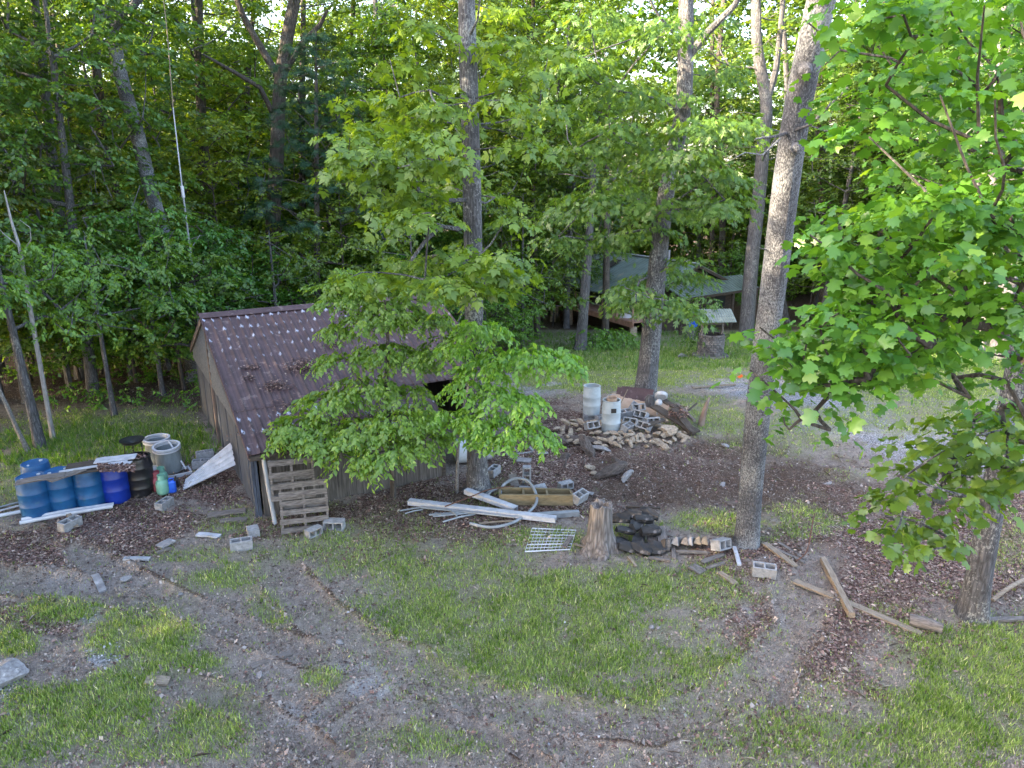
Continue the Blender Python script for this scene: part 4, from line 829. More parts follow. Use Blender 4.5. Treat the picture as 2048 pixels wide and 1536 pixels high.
for (q, u, y, r, lb) in [(0, 500, 36, .16, 'slim dark trunk just left of the three-limbed tree'), (1, 600, 38, .2, 'dark trunk just right of the three-limbed tree'), (2, 745, 40, .2, 'dark trunk seen through the hickory sprays above the ridge'), (3, 700, 45, .2, 'thin far trunk above the middle of the shed ridge'), (4, 1060, 38, .16, 'thin dark trunk in the gap right of the shed'), (5, 1130, 46, .24, 'dark trunk behind the far end of the cabin deck'), (6, 1440, 52, .26, 'grey trunk showing behind the cabin roof'), (7, 1420, 54, .2, 'thin trunk behind the cabin roof ridge'), (8, 1560, 46, .22, 'dark trunk just behind the lichened leaning trunk'), (9, 1640, 44, .25, 'dark trunk in the deep shade right of the leaning trunk'), (10, 1760, 42, .24, 'trunk in the shade behind the tulip leaves')]:
    zb = P(u, 700, y); ptree('forest_tree', lb, [(u, 760, y), (u + 3, 560, y), (u + 5, 400, y), (u + (q % 3) * 10 - 6, 200, y), (u + 6, 20, y)], [r, r * .8, r * .5], 3.6, 34, 50 + q, zlo=.42, bark=('bark_dark', 'bark_gray')[q % 3 == 2], top=4, size=.19)
# left grove of dogwood-like trees
def grove(label, u, v, y, H, R0, seed, leaf='leaf_under', r=.08, bark='bark_gray', lean=(0, 0), n=44, size=.125, zlo=.42, per=260):
    b = P(u, v, y); b.z = float(ter(b.x, b.y)); path = [b, b + Vector((lean[0] * .3, lean[1] * .3, H * .35)), b + Vector((lean[0] * .7, lean[1] * .7, H * .7)), b + Vector((lean[0], lean[1], H))]
    cl = clumps_round(np.random.default_rng(seed), path, H, R0, n, rx=(.45, .85), per=per, zlo=zlo, shape=0)
    return tree('understory_tree', label, path, [r, r * .8, r * .5, r * .2], cl, leaf, 'ovate', size, bark, seed=seed, k=9, droop=.5, tw=.36, rtw=.008, bstart=.3)
grove('small tiered tree with a lichened trunk at the left edge of the woods', 82, 905, 17.3, 5.4, 2.5, 61, r=.13, lean=(-.3, .2), zlo=.62, n=40)
grove('small leafy tree between the lichened left trunk and the shed', 235, 870, 19.8, 5.2, 2.3, 62, r=.08, zlo=.6, n=40)
grove('leafy tree crowding the rear corner of the shed', 330, 820, 22, 5.6, 2.2, 63, r=.08, zlo=.5, n=40)
grove('low tree at the far left whose drooping leaves reach the photo edge', -30, 860, 18.5, 5.6, 2.2, 64, r=.09, zlo=.6, n=30)
grove('small tree with dark green leaves deeper in the left woods', 150, 830, 23, 8.0, 3.2, 65, leaf='leaf_forest', r=.1, zlo=.45)
grove('dark leafy tree in the shade just behind the left grove', 60, 850, 21, 5.5, 2.6, 76, leaf='leaf_forest', r=.09, zlo=.3, n=44)
grove('dark leafy tree at the back of the shaded grove left of the shed', 270, 800, 24.5, 5.5, 2.8, 77, leaf='leaf_forest', r=.09, zlo=.2, n=50)
grove('low shrub growing against the cabin deck piers', 1235, 700, 33.6, .9, .8, 78, leaf='leaf_under', r=.02, zlo=.1, n=14, size=.12)
grove('low shrub between the two slim trunks before the deck', 1185, 705, 33.4, .8, .7, 79, leaf='leaf_under', r=.02, zlo=.1, n=12, size=.12)
grove('leafy shrub rising behind the wishing well roof', 1395, 690, 31.5, 2.4, .9, 80, leaf='leaf_oak', r=.02, zlo=.3, n=12, size=.12)
grove('fine-leaved bluish tree filling the left edge above the dogwoods', 10, 840, 21, 11, 2.6, 66, leaf='leaf_forest_cool', r=.12, zlo=.45, n=60, size=.15)
grove('dense green tree behind the shed ridge, left of the antenna', 330, 700, 27, 6, 2.6, 67, leaf='leaf_forest_cool', r=.12, zlo=.3, n=60, size=.16)
grove('bushy tree hugging the back of the shed ridge', 560, 700, 26, 5.4, 2.6, 68, leaf='leaf_under', r=.09, zlo=.3, n=40)
grove('bushy tree behind the right end of the shed ridge', 830, 700, 26, 6.0, 2.8, 69, leaf='leaf_forest', r=.09, zlo=.3, n=46)
grove('leafy tree in the gap between the shed and the cabin deck', 1045, 690, 33, 7.2, 3.0, 70, leaf='leaf_forest', r=.09, zlo=.35, n=50, size=.16)
b = P(60, 915, 16.9); b.z = 0
tree('leaning_sapling', 'thin pale sapling leaning left at the edge of the left woods', [b, P(35, 860, 16.8), P(8, 800, 16.6), P(-20, 740, 16.5)], [.06, .055, .045, .03], [], 'leaf_under', 'ovate', .1, 'bark_pale', seed=72)
tree('dead_tree', 'bare dead branching sapling at the far left, above the dogwood leaves', [P(52, 600, 17.8).xyz * 1 if 0 else Vector((P(52, 600, 17.8).x, 17.8, 0)), P(52, 570, 17.8), P(40, 500, 17.8), P(22, 440, 17.8), P(8, 380, 17.8)], [.06, .05, .04, .03, .01], [], 'leaf_under', 'ovate', .1, 'bark_dead', seed=73,
     extra=[([P(42, 510, 17.8), P(62, 480, 17.6), P(60, 455, 17.5), P(40, 440, 17.5)], [.016, .012, .008, .004]), ([P(35, 490, 17.8), P(10, 470, 17.7), P(-10, 450, 17.6)], [.016, .01, .006])])
# white pine
pr = np.random.default_rng(74); base = P(628, 650, 29); base.z = float(ter(0, 29)); top = P(632, 60, 29)
cl = []
for i in range(46):
    f = .45 + .55 * i / 46; c = base.lerp(top, f); a = i * 2.4; r = 2.6 * (1.15 - f) * 1.6 * math.sqrt(pr.random()) + .2; cl.append(((c.x + r * math.cos(a), c.y + r * math.sin(a), c.z - .1 * r), .6, .2, 110))
tree('pine_tree', 'dark soft-needled pine beside the three-limbed tree above the shed ridge', [base, base.lerp(top, .4), base.lerp(top, .8), top], [.15, .12, .07, .02], cl, 'needles', 'needle', .22, 'bark_dark', seed=75, k=8, tw=.5)

# --- the woods behind: copies of the prototypes, each its own tree
rr = random.Random(42); spots = []
def allowed(x, y):
    u_ = 1024 + FPX * x / (y * CP)
    if 120 < u_ < 480 and y < 31.5: return False
    if 480 <= u_ < 700 and y < 36: return False
    if 1440 < u_ < 1600 and y < 42: return False
    if x < -9: return y > 21.5
    if x < 1.5: return y > 32
    if x < 4: return y > 42
    if x < 18: return y > 53
    return y > 34 + max(0, 22 - x) * 2.0
zones = [(-99, -20, 'forest tree in the thick woods at the left of the photo', 'forest trees at the left'), (-20, -8, 'forest tree in the woods above the left part of the shed roof', 'forest trees behind the shed'), (-8, 3, 'forest tree in the woods above the right part of the shed roof', 'forest trees right behind the shed'), (3, 20, 'forest tree in the woods behind the green-roofed cabin', 'forest trees behind the cabin'), (20, 99, 'forest tree in the shaded woods at the right, behind the bright tulip leaves', 'forest trees at the right')]
tries = 0
while len(spots) < 92 and tries < 9000:
    tries += 1; y = rr.uniform(21, 66); x = rr.uniform(-.78, .78) * y
    if not allowed(x, y): continue
    dmin = 3.5 + (y - 20) * .045
    if any((x - a) ** 2 + (y - b_) ** 2 < dmin ** 2 for a, b_ in spots): continue
    spots.append((x, y))
for i, (x, y) in enumerate(spots):
    z_ = [q for q in zones if q[0] <= x / y * 45 < q[1]][0]; pr_ = protos[rr.randrange(len(protos))]
    s = rr.uniform(.8, 1.05) * (.95 if y < 30 else 1.0); plant_copy(pr_, x, y, s, rr.uniform(0, 6.28), 'forest_tree', z_[2], z_[3], rr.uniform(.9, 1.1), tilt=(rr.gauss(0, .03), rr.gauss(0, .03)))
us = []; tries = 0
while len(us) < 84 and tries < 9000:
    tries += 1; y = rr.uniform(21.5, 50); x = rr.uniform(-.76, .76) * y
    ok_ = (x < -9 and y > 23) or (x < 1 and y > 28) or (x < 3 and y > 43) or (x > 14.5 and y > 46) or (x > 24 and y > 36) or (3 < x < 18 and y > 50)
    if not ok_ or any((x - a) ** 2 + (y - b_) ** 2 < 2.6 ** 2 for a, b_ in us): continue
    us.append((x, y))
uz = {z[2]: (z[2].replace('forest tree', 'low understory tree'), z[3].replace('forest', 'understory')) for z in zones}
q0_ = 0
while q0_ < 16:
    y = rr.uniform(22.5, 33); x = rr.uniform(-.74 * y, -.46 * y)
    if x < -10 and all((x - a) ** 2 + (y - b_) ** 2 > 1.5 ** 2 for a, b_ in us): us.append((x, y)); q0_ += 1
for i, (x, y) in enumerate(us):
    z_ = [q for q in zones if q[0] <= x / y * 45 < q[1]][0]; lb, gp = uz[z_[2]]
    plant_copy(uprotos[rr.randrange(4)], x, y, rr.uniform(.75, 1.1), rr.uniform(0, 6.28), 'understory_tree', lb, gp)
# far woods that read as one mass
r8 = np.random.default_rng(88); cl = []
for i in range(1900):
    y = r8.uniform(68, 84); x = r8.uniform(-.85, .85) * y; zt = r8.uniform(-4, 14 if x < -8 else 33) ; cl.append(((x, y, zt), r8.uniform(1.4, 2.6), 1.0, 70))
V, F, var = leaf_cloud(r8, cl, 'rhomb', .62, k=8, tw=1.3)
o = bpy.data.objects.new('forest', tri_mesh('forest', V, F, M['leaf_forest'], {'var': ('FACE', var)})); COL.objects.link(o); tag(o, 'far woods that close off the view behind the nearer trees', 'woods', kind='stuff')
cl = []
for i in range(650):
    y = r8.uniform(66, 84); x = r8.uniform(.02, .7) * y; cl.append(((x, y, r8.uniform(14, 32)), r8.uniform(1.5, 2.4), 1.0, 60))
for i in range(700):
    y = r8.uniform(60, 86); x = r8.uniform(-.85, .85) * y; cl.append(((x, y, r8.uniform(-4, 3)), r8.uniform(1.2, 2.0), .9, 60))
V, F, var = leaf_cloud(r8, cl, 'rhomb', .45, k=8, tw=1.0)
o = bpy.data.objects.new('brush', tri_mesh('brush', V, F, M['leaf_forest_cool'], {'var': ('FACE', var)})); COL.objects.link(o); tag(o, 'low far brush under the woods behind the cabin', 'undergrowth', kind='stuff')
cl = []
for i in range(1100):
    y = r8.uniform(62, 84); x = r8.uniform(-.02, .6) * y; cl.append(((x, y, r8.uniform(-4, 6)), r8.uniform(1.2, 2.0), .9, 60))
V, F, var = leaf_cloud(r8, cl, 'rhomb', .45, k=8, tw=1.0)
o = bpy.data.objects.new('brush', tri_mesh('brush', V, F, M['leaf_forest'], {'var': ('FACE', var)})); COL.objects.link(o); tag(o, 'dense far foliage seen over the cabin roof', 'undergrowth', kind='stuff')
# ferns and brush on the forest floor edge
cl = []
for i in range(420):
    y = r8.uniform(19, 48); x = r8.uniform(-.75, .75) * y
    if (x < -8 and y > 20.5) or (x < 1 and y > 25) or (x > 15 and y > 37) or y > 47: cl.append(((x, y, float(ter(x, y)) + .2), r8.uniform(.4, .9), .35, 70))
V, F, var = leaf_cloud(r8, cl, 'ovate', .13, k=7, tw=.4)
o = bpy.data.objects.new('undergrowth', tri_mesh('undergrowth', V, F, M['leaf_under'], {'var': ('FACE', var)})); COL.objects.link(o); tag(o, 'low leafy undergrowth along the floor of the woods', 'undergrowth', kind='stuff')

# unseen trees added on the left to keep the low sun off the yard
rr = random.Random(4)
for i in range(42):
    y = -16 + (i % 14) * 3.3 + rr.uniform(-.8, .8); x = -17.5 - (i // 10) * 5.5 + rr.uniform(-1.2, 1.2) - max(0, y - 8) * .55
    plant_copy(protos[rr.randrange(len(protos))], x, y, rr.uniform(.85, 1.0), rr.uniform(0, 6.28), 'forest_tree', 'unseen forest tree added beyond the left edge of view to shade the yard', 'added trees shading the yard from the left')
# ------------------------------------------------------------------ things lying about
rr = random.Random(21)
M['concrete'] = pmat('concrete', (.17, .175, .18), (.31, .315, .32), 14, .95, .35, spots=(.2, .19, .17), sp_scale=5, sp_lo=.62)
M['blue_drum'] = pmat('blue_plastic', (.003, .06, .17), (.006, .105, .25), 3, .45, .04, spots=(.02, .10, .17), sp_scale=5, sp_lo=.64)
M['royal_drum'] = pmat('royal_plastic', (.003, .024, .22), (.006, .04, .32), 3, .4, .04, spots=(.02, .05, .2), sp_scale=5, sp_lo=.66)
M['black_drum'] = pmat('black_plastic', (.008, .008, .009), (.025, .025, .028), 4, .35, .04, spots=(.09, .08, .07), sp_scale=6, sp_lo=.66)
M['grey_drum'] = pmat('grey_plastic', (.27, .32, .34), (.40, .45, .47), 2.5, .6, .04, spots=(.3, .34, .33), sp_scale=4, sp_lo=.62)
M['white_plastic'] = pmat('white_plastic', (.4, .42, .45), (.55, .57, .6), 4, .5, .05, spots=(.4, .4, .38), sp_scale=6, sp_lo=.66)
M['white_paint'] = pmat('white_paint', (.3, .32, .35), (.47, .49, .53), 6, .6, .1, (1, 1, 1), spots=(.3, .29, .27), sp_scale=5, sp_lo=.64)
M['grey_plastic_thin'] = pmat('grey_thin', (.15, .17, .185), (.27, .295, .31), 4, .5, .05)
M['rust'] = pmat('rust', (.05, .025, .015), (.14, .06, .035), 12, .9, .3)
M['rock'] = pmat('rock', (.16, .12, .08), (.40, .33, .25), 5, .95, .5, spots=(.15, .12, .10), sp_scale=4, sp_lo=.58)
M['rock_grey'] = pmat('rock_grey', (.12, .115, .115), (.27, .265, .265), 6, .95, .5, spots=(.35, .34, .33), sp_scale=5, sp_lo=.63)
M['earth'] = pmat('earth', (.03, .022, .018), (.12, .095, .08), 6, .98, .8)
M['green_tank'] = pmat('green_paint', (.14, .36, .26), (.2, .44, .33), 5, .45, .05, spots=(.2, .15, .1), sp_scale=9, sp_lo=.68)
M['red_tank'] = pmat('red_paint', (.28, .05, .06), (.36, .09, .10), 5, .5, .05)
M['bright_blue'] = pmat('bright_blue', (.01, .08, .5), (.02, .14, .65), 5, .4, .05)
M['plywood'] = pmat('plywood', (.27, .18, .12), (.42, .31, .23), 5, .8, .1, (1, 7, 7))
M['stump_wood'] = barkmat('stump_wood', (.07, .06, .053), (.22, .2, .19), (.26, .15, .08), .35, sc=6, stz=.12, lsc=4)
M['char'] = pmat('char', (.006, .006, .006), (.03, .028, .027), 7, .75, .8, spots=(.16, .14, .13), sp_scale=5, sp_lo=.6)
M['orange'] = pmat('orange_tape', (.8, .12, .02), (.9, .16, .03), 3, .5, 0)
M['insul'] = pmat('insulation', (.33, .37, .41), (.47, .52, .56), 7, .7, .2)

def yaw(u0, v0, u1, v1): a = G(u0, v0); b = G(u1, v1); return math.atan2(b.y - a.y, b.x - a.x)
# --- cinder blocks
def block_mesh():
    o = MB(); L, W, H, t = .40, .20, .20, .033
    for s in (-1, 1): o.box((0, s * (W / 2 - t / 2), H / 2), (L, t, H))
    for x in (-L / 2 + t / 2, 0, L / 2 - t / 2): o.box((x, 0, H / 2), (t, W - 2 * t, H))
    return o
blk0 = thing('cinder_block', 'x', 'cinder block', (0, 0, -50)); blk0['label'] = 'grey two-hole cinder block standing on the grass, leftmost of the four before the pallets'
bm_ = block_mesh().build('shell', M['concrete'], blk0, bevel=.004)
blk0['group'] = 'cinder blocks scattered round the yard'
first = [True]
def block(p, rot, label, s=1.0):
    if first[0]:
        first[0] = False; blk0.location = p; blk0.rotation_euler = rot; blk0['label'] = label; return blk0
    return copy_thing(blk0, p, rot, label, s)
def blk(u, v, rz_, label, rx=0, ry=0, dz=0, s=1.0):
    p = GG(u, v); return block((p.x, p.y, p.z + dz - .01), (rx, ry, rz_), label, s)
PI = math.pi
blk(484, 1098, .35, 'grey two-hole cinder block on the grass, nearest one before the shed corner')
blk(623, 1068, .9, 'cinder block on its side touching the foot of the leaning pallets', rx=PI / 2, dz=.1, s=.8)
blk(672, 1052, -.05, 'cinder block lying with its holes facing forward, right of the pallets', rx=PI / 2 + .05, dz=.1)
blk(141, 1056, 1.2, 'white-edged cinder block with a stick in it, before the white pipes', rx=.1)
blk(330, 1015, 1.35, 'cinder block standing on end just below the green gas cylinder', s=.95)
blk(987, 950, 1.15, 'cinder block standing upright beside the straight trunk right of the shed')
blk(1053, 968, 1.5, 'smooth-faced cinder block standing on end behind the hose coil', rx=0, ry=PI / 2, dz=.2, s=.95)
blk(1127, 975, .5, 'cinder block lying in the leaves between the trash heap and the uprooted roots', rx=PI / 2, dz=.1, s=.85)
blk(1157, 1008, .9, 'cinder block tipped at the right end of the wooden stud frame', rx=.3, dz=.1)
blk(1527, 1152, -.28, 'pale two-hole cinder block alone below the leaning trunk', rx=.12, dz=.01)
blk(1432, 1098, .7, 'brownish cinder block at the end of the row of split logs', rx=PI / 2 - .3, ry=.2, dz=.14)
blk(1180, 866, .45, 'grey cinder block resting face-up on the left part of the rock pile', rx=PI / 2 - .5, dz=.2)
blk(1180, 838, .1, 'brown-stained cinder block under the left grey barrel', dz=.0)
blk(1204, 842, .5, 'cinder block wedged between the two grey barrels')
blk(412, 926, .5, 'cinder block in the grass behind the leaning white sheet', dz=.1)
blk(404, 936, .2, 'lower cinder block in the grass behind the leaning white sheet')
for i, (u, v, r_, x_, z_, lb) in enumerate([(1248, 842, .4, .3, .12, 'leftmost block of the heap behind the grey barrels'), (1262, 858, -.5, .9, .1, 'low block at the foot of the block heap'), (1272, 838, .2, 1.2, .3, 'upper block of the heap, tilted with its holes up'), (1284, 850, -.7, 1.0, .22, 'middle block of the heap beside the plywood'), (1290, 866, -.8, .9, .1, 'front block of the heap with both holes showing'), (1252, 866, .9, .4, .02, 'block half buried in tan rocks beside the right grey barrel'), (1300, 858, .3, 1.3, .2, 'rightmost block of the heap against the dark boards'), (1262, 836, 1.2, .5, .2, 'rear block of the heap before the brown sheets')]):
    blk(u, v, r_, lb, rx=x_, dz=z_ + .05)
# solid little slabs
def slab(name, label, u, v, d, rz_, m='concrete', rx=0, ry=0, dz=0, cat='slab', bevel=.008, group=None):
    p = GG(u, v); t = thing(name, label, cat, (p.x, p.y, p.z + dz), (rx, ry, rz_), group)
    MB().box((0, 0, d[2] / 2 - .01), d).build('body', M[m], t, bevel=bevel); return t
slab('paver', 'solid grey paver block standing on the grass left of the pallets', 507, 1070, (.22, .24, .17), .5)
# --- drums
def drum_prof(r, h, ribs, inset=.02):
    p = [(r * .90, 0), (r * .96, .03), (r * .975, .10)]
    for z in ribs: p += [(r * .99, z - .03), (r * 1.02, z - .012), (r * 1.02, z + .012), (r * .99, z + .03)]
    p += [(r * .97, h - .10), (r * .93, h - .03), (r * .90, h)]; return p
def drum(label, u, v, m, r=.29, h=.88, ribs=(.3, .58), group=None, lid=True, tilt=(0, 0), dz=0.0, name='barrel', loc=None):
    p = loc or GG(u, v); t = thing(name, label, 'barrel', (p.x, p.y, p.z - .02 + dz), (tilt[0], tilt[1], rr.random() * 6), group)
    if lid:
        MB().lathe(drum_prof(r, h, ribs) , 32).build('body', M[m], t, smooth=True)
        MB().lathe([(r * .90, h - .002), (r * .93, h + .012), (r * .88, h + .018), (r * .86, h - .012), (.001, h - .012)], 32, closed=False).build('rim', M[m], t, smooth=True)
        MB().lathe([(.035, h - .01), (.035, h + .02), (.001, h + .02)], 10, (r * .55, 0, 0)).build('bung', M['white_plastic'], t); MB().lathe([(.025, h - .01), (.025, h + .018), (.001, h + .018)], 10, (-r * .55, 0, 0)).build('bung', M['white_plastic'], t)
    else:
        pr = drum_prof(r, h, ribs); inner = [(q[0] - .018, max(q[1], .03)) for q in reversed(pr)]
        MB().lathe(pr + inner, 32).build('body', M[m], t, smooth=True)
        MB().lathe([(r * .90, h - .01), (r * .97, h - .005), (r * .97, h + .02), (r * .84, h + .02), (r * .84, h - .01)], 32, closed=True).build('rim', M[m], t, smooth=True)
    return t
g = 'blue drums in a row by the shed'
drum('first blue drum of the row, at its left end under the weathered board', 76, 1030, 'blue_drum', group=g, r=.285)
drum('second blue drum from the left in the row', 129, 1018, 'blue_drum', group=g, r=.275)
drum('third blue drum from the left, beside the darker royal blue one', 184, 1008, 'blue_drum', group=g, r=.285)
drum('darker royal blue drum between the lighter blue ones and the black one', 235, 997, 'royal_drum', group=g, r=.285)
drum('blue drum mostly hidden behind the left end of the row', 84, 1000, 'blue_drum', group=g, r=.28)
drum('black ribbed drum at the right end of the row of blue drums', 285, 985, 'black_drum', r=.285, ribs=(.2, .42, .66), lid=False)
l_ = GG(1183, 838); drum('pale grey barrel standing on a cinder block behind the tan rocks', 0, 0, 'grey_drum', r=.255, h=.84, ribs=(.3, .55), lid=False, loc=Vector((l_.x, l_.y + .1, l_.z + .17)))
gb = drum('front grey barrel with a square hole, standing in the tan rock pile', 1221, 862, 'grey_drum', r=.26, h=.92, ribs=(.3, .6), lid=False)
q = MB(); q.box((0, -.262, .70), (.14, .02, .12)).build('dark_hole_plate', M['dark'], gb); gb.rotation_euler[2] = .1  # dark plate painted as the shaded inside of a square hole
t = thing('bucket', 'pale bucket of scrap sitting in the mouth of the front grey barrel', 'bucket', (gb.location.x, gb.location.y, gb.location.z + .70)); MB().lathe([(.12, 0), (.15, .3), (.14, .3), (.11, .02)], 20, closed=True).build('body', M['plywood'], t, smooth=True); MB().tube([(-.15, 0, .28), (-.1, 0, .38), (.1, 0, .38), (.15, 0, .28)], .006, 6).build('handle', M['galv'], t)
t = thing('stick', 'thin tan stick poking up from the front grey barrel', 'stick', (gb.location.x + .15, gb.location.y, gb.location.z + .8)); MB().beam((0, 0, -.2), (.28, .05, .42), .02, .015).build('shaft', M['pale_wood'], t)
# --- what lies on the drums
def bl(label, a, b, w, h, m, name='board', cat='board', roll=0, warp=0, seg=6, group=None, jag=False):
    a, b = Vector(a), Vector(b); t = thing(name, label, cat, a, group=group); mb = MB().beam((0, 0, 0), ((b - a).length, 0, 0), w, h, roll, warp, seg); t.rotation_euler = (b - a).to_track_quat('X', 'Z').to_euler(); mb.build('plank', M[m], t); return t
D1 = GG(76, 1030); D2 = GG(235, 997); D3 = GG(285, 985); zt = .90
def on(u, v, z): p = G(u, v, z); return Vector((p.x, p.y, z))
bl('long weathered split board lying over the tops of the first blue drums', on(32, 966, .93), on(130, 950, .95), .26, .03, 'old_wood', warp=.02)
bl('second weathered board under the first one on the blue drums', on(98, 962, .935), on(168, 938, .94), .2, .025, 'old_wood')
bl('long white strip laid along the back of the drum tops', on(118, 944, .95), on(255, 922, .97), .1, .02, 'white_paint')
bl('upper white sheet of siding behind the drum tops', on(190, 922, .98), on(272, 912, 1.0), .3, .02, 'white_paint')
bl('lower white siding board on top of the royal blue drum', on(196, 932, .955), on(262, 926, .97), .2, .02, 'white_paint')
bl('dark roofing sheet lying behind the drums', on(130, 940, .90), on(240, 925, .90), .7, .02, 'dark_wood')
a = np.array([on(195 + rr.random() * 75, 932 + rr.random() * 16 - 6, 1.0) for i in range(700)]); flakes('debris', a[:, 0], a[:, 1], a[:, 2] - .03, np.full(len(a), .06), M['dead_leaf'], 'dead leaves and twigs heaped on the boards over the drums', 'dead leaves', .9)
a = np.array([Vector((GG(285, 985).x + rr.gauss(0, .1), GG(285, 985).y + rr.gauss(0, .1), .84)) for i in range(200)]); flakes('debris', a[:, 0], a[:, 1], a[:, 2], np.full(len(a), .06), M['dead_leaf'], 'dead leaves filling the open top of the black drum', 'dead leaves', .9)
p = GG(276, 955); t = thing('grill', 'black round grill pan on thin legs behind the black drum', 'grill', p); MB().lathe([(.02, .86), (.2, .9), (.27, .98), (.25, .98), (.02, .89)], 24, closed=True).build('bowl', M['black_drum'], t, smooth=True)
for a_ in (0, 2.1, 4.2): MB().tube([(.2 * math.cos(a_), .2 * math.sin(a_), .9), (.26 * math.cos(a_), .26 * math.sin(a_), -.02)], .012, 6).build('leg', M['black_drum'], t)
# white pipes
def pipe(label, pts, r, m='white_plastic', name='pipe', cat='pipe', n=10, group=None):
    t = thing(name, label, cat, pts[0], group=group); pp_ = [Vector(q_) - Vector(pts[0]) for q_ in pts]
    if len(pp_) > 3:
        ex = [pp_[0]] + pp_ + [pp_[-1]]; pp_ = [.5 * ((2 * ex[i]) + (ex[i + 1] - ex[i - 1]) * t_ + (2 * ex[i - 1] - 5 * ex[i] + 4 * ex[i + 1] - ex[i + 2]) * t_ ** 2 + (3 * ex[i] - ex[i - 1] - 3 * ex[i + 1] + ex[i + 2]) * t_ ** 3) for i in range(1, len(ex) - 2) for t_ in (0, .2, .4, .6, .8)] + [pp_[-1]]
    MB().tube(pp_, r, n).build('tube', M[m], t, smooth=True); return t
pipe('front white plastic pipe lying before the blue drums', [GG(40, 1049, .05), GG(130, 1031, .05), GG(226, 1014, .05)], .045)
pipe('rear white plastic pipe lying against the blue drums', [GG(44, 1045, .06), GG(133, 1027, .06), GG(228, 1010, .06)], .04)
pipe('white pipe running off the left edge of the photo', [GG(-30, 1043, .05), GG(48, 1026, .05)], .04)
pipe('thin pipe behind the blue drums at the left edge', [GG(-20, 1026, .05), GG(46, 1008, .05)], .02, 'grey_plastic_thin')
bl('thin grey strip behind the first blue drum at the left edge', GG(-20, 1034, .06), GG(44, 1016, .06), .05, .02, 'white_paint')
bl('short tan stick leaning across the cinder block before the white pipes', GG(140, 1045, .18), GG(153, 1057, .04), .09, .02, 'pale_wood')
# clear bins with white rims
def bin_(label, u, v, r, h, m='bin', tilt=0):
    p = GG(u, v); t = thing('bin', label, 'bin', p, (tilt, 0, 0)); MB().lathe([(r * .8, 0), (r * .92, h * .5), (r * .86, h), (r * .83, h), (r * .88, h * .5), (r * .76, .03)], 28, closed=True).build('body', M[m], t, smooth=True)
    for z_ in (h, h + .06): MB().lathe([(r * .86, z_ - .02), (r * 1.0, z_ - .01), (r * 1.0, z_ + .03), (r * .84, z_ + .03)], 28, closed=True).build('rim', M['white_plastic'], t, smooth=True)
    return t
M['bin'] = pmat('bin_grey', (.13, .16, .17), (.27, .31, .32), 4, .35, .05, (1, 1, .3))
bin_('rear smoky plastic tub with a double white rim, behind the gas cylinders', 320, 925, .31, .55)
bin_('front smoky plastic tub with a white rim, nearer the leaning sheet', 342, 942, .31, .58, tilt=.08)
pipe('white plastic strip leaning over the rims of the two tubs', [on(336, 880, .75), on(372, 938, .08)], .022, 'white_plastic', name='strip', cat='strip')
pipe('short white pipe standing beside the rear tub', [GG(301, 935, .0), GG(300, 918, .35)], .02)
p = GG(357, 948); t = thing('tray', 'shallow white-edged tray lying in front of the tubs', 'tray', p, (0, 0, .6))
for (c_, d_) in (((0, .2, .04), (.55, .04, .08)), ((0, -.2, .04), (.55, .04, .08)), ((.255, 0, .04), (.04, .36, .08)), ((-.255, 0, .04), (.04, .36, .08))): MB().box(c_, d_).build('side', M['white_paint'], t)
MB().box((0, 0, .01), (.47, .36, .02)).build('bottom', M['dark'], t)
slab('board', 'white siding scrap lying between the drums and the tubs', 300, 942, (.7, .16, .03), .3, 'white_paint', dz=.1, cat='board'); slab('jug', 'squat grey-white jug beside the front tub', 308, 950, (.22, .2, .22), .4, 'white_plastic', cat='jug', bevel=.05)
# gas cylinders
def tank(label, u, v, m, r=.13, h=.36, tilt=0):
    p = GG(u, v); t = thing('gas_cylinder', label, 'gas cylinder', p, (tilt, 0, rr.random()))
    MB().lathe([(r * .7, 0), (r * .95, .03), (r, .08), (r, h * .7), (r * .85, h * .88), (r * .4, h), (.02, h + .01)], 24).build('body', M[m], t, smooth=True)
    MB().lathe([(r * .62, h * .95), (r * .62, h + .10), (r * .56, h + .10), (r * .56, h * .95)], 20, closed=True).build('collar', M[m], t, smooth=True); MB().tube([(0, 0, h), (0, 0, h + .06)], .02, 8).build('valve', M['galv'], t); return t
g = 'gas cylinders beside the black drum'
for a in (('mint green gas cylinder in front of the others, right of the black drum', 327, 988, 'green_tank'), ('red gas cylinder against the black drum', 316, 981, 'red_tank'), ('mint green gas cylinder behind the red one', 326, 970, 'green_tank')): tank(*a)['group'] = g
p = GG(344, 984); t = thing('fuel_can', 'bright blue plastic can beside the green gas cylinder', 'fuel can', p, (0, 0, .4)); MB().box((0, 0, .14), (.2, .13, .28)).build('body', M['bright_blue'], t, bevel=.03); MB().tube([(-.05, 0, .27), (-.02, 0, .34), (.06, 0, .34), (.07, 0, .27)], .014, 6).build('handle', M['bright_blue'], t); MB().tube([(.07, 0, .27), (.12, 0, .38)], .018, 6).build('spout', M['black_drum'], t)
slab('crate', 'small black crate behind the bright blue can', 349, 974, (.22, .16, .2), .3, 'black_drum', cat='crate', dz=.0)
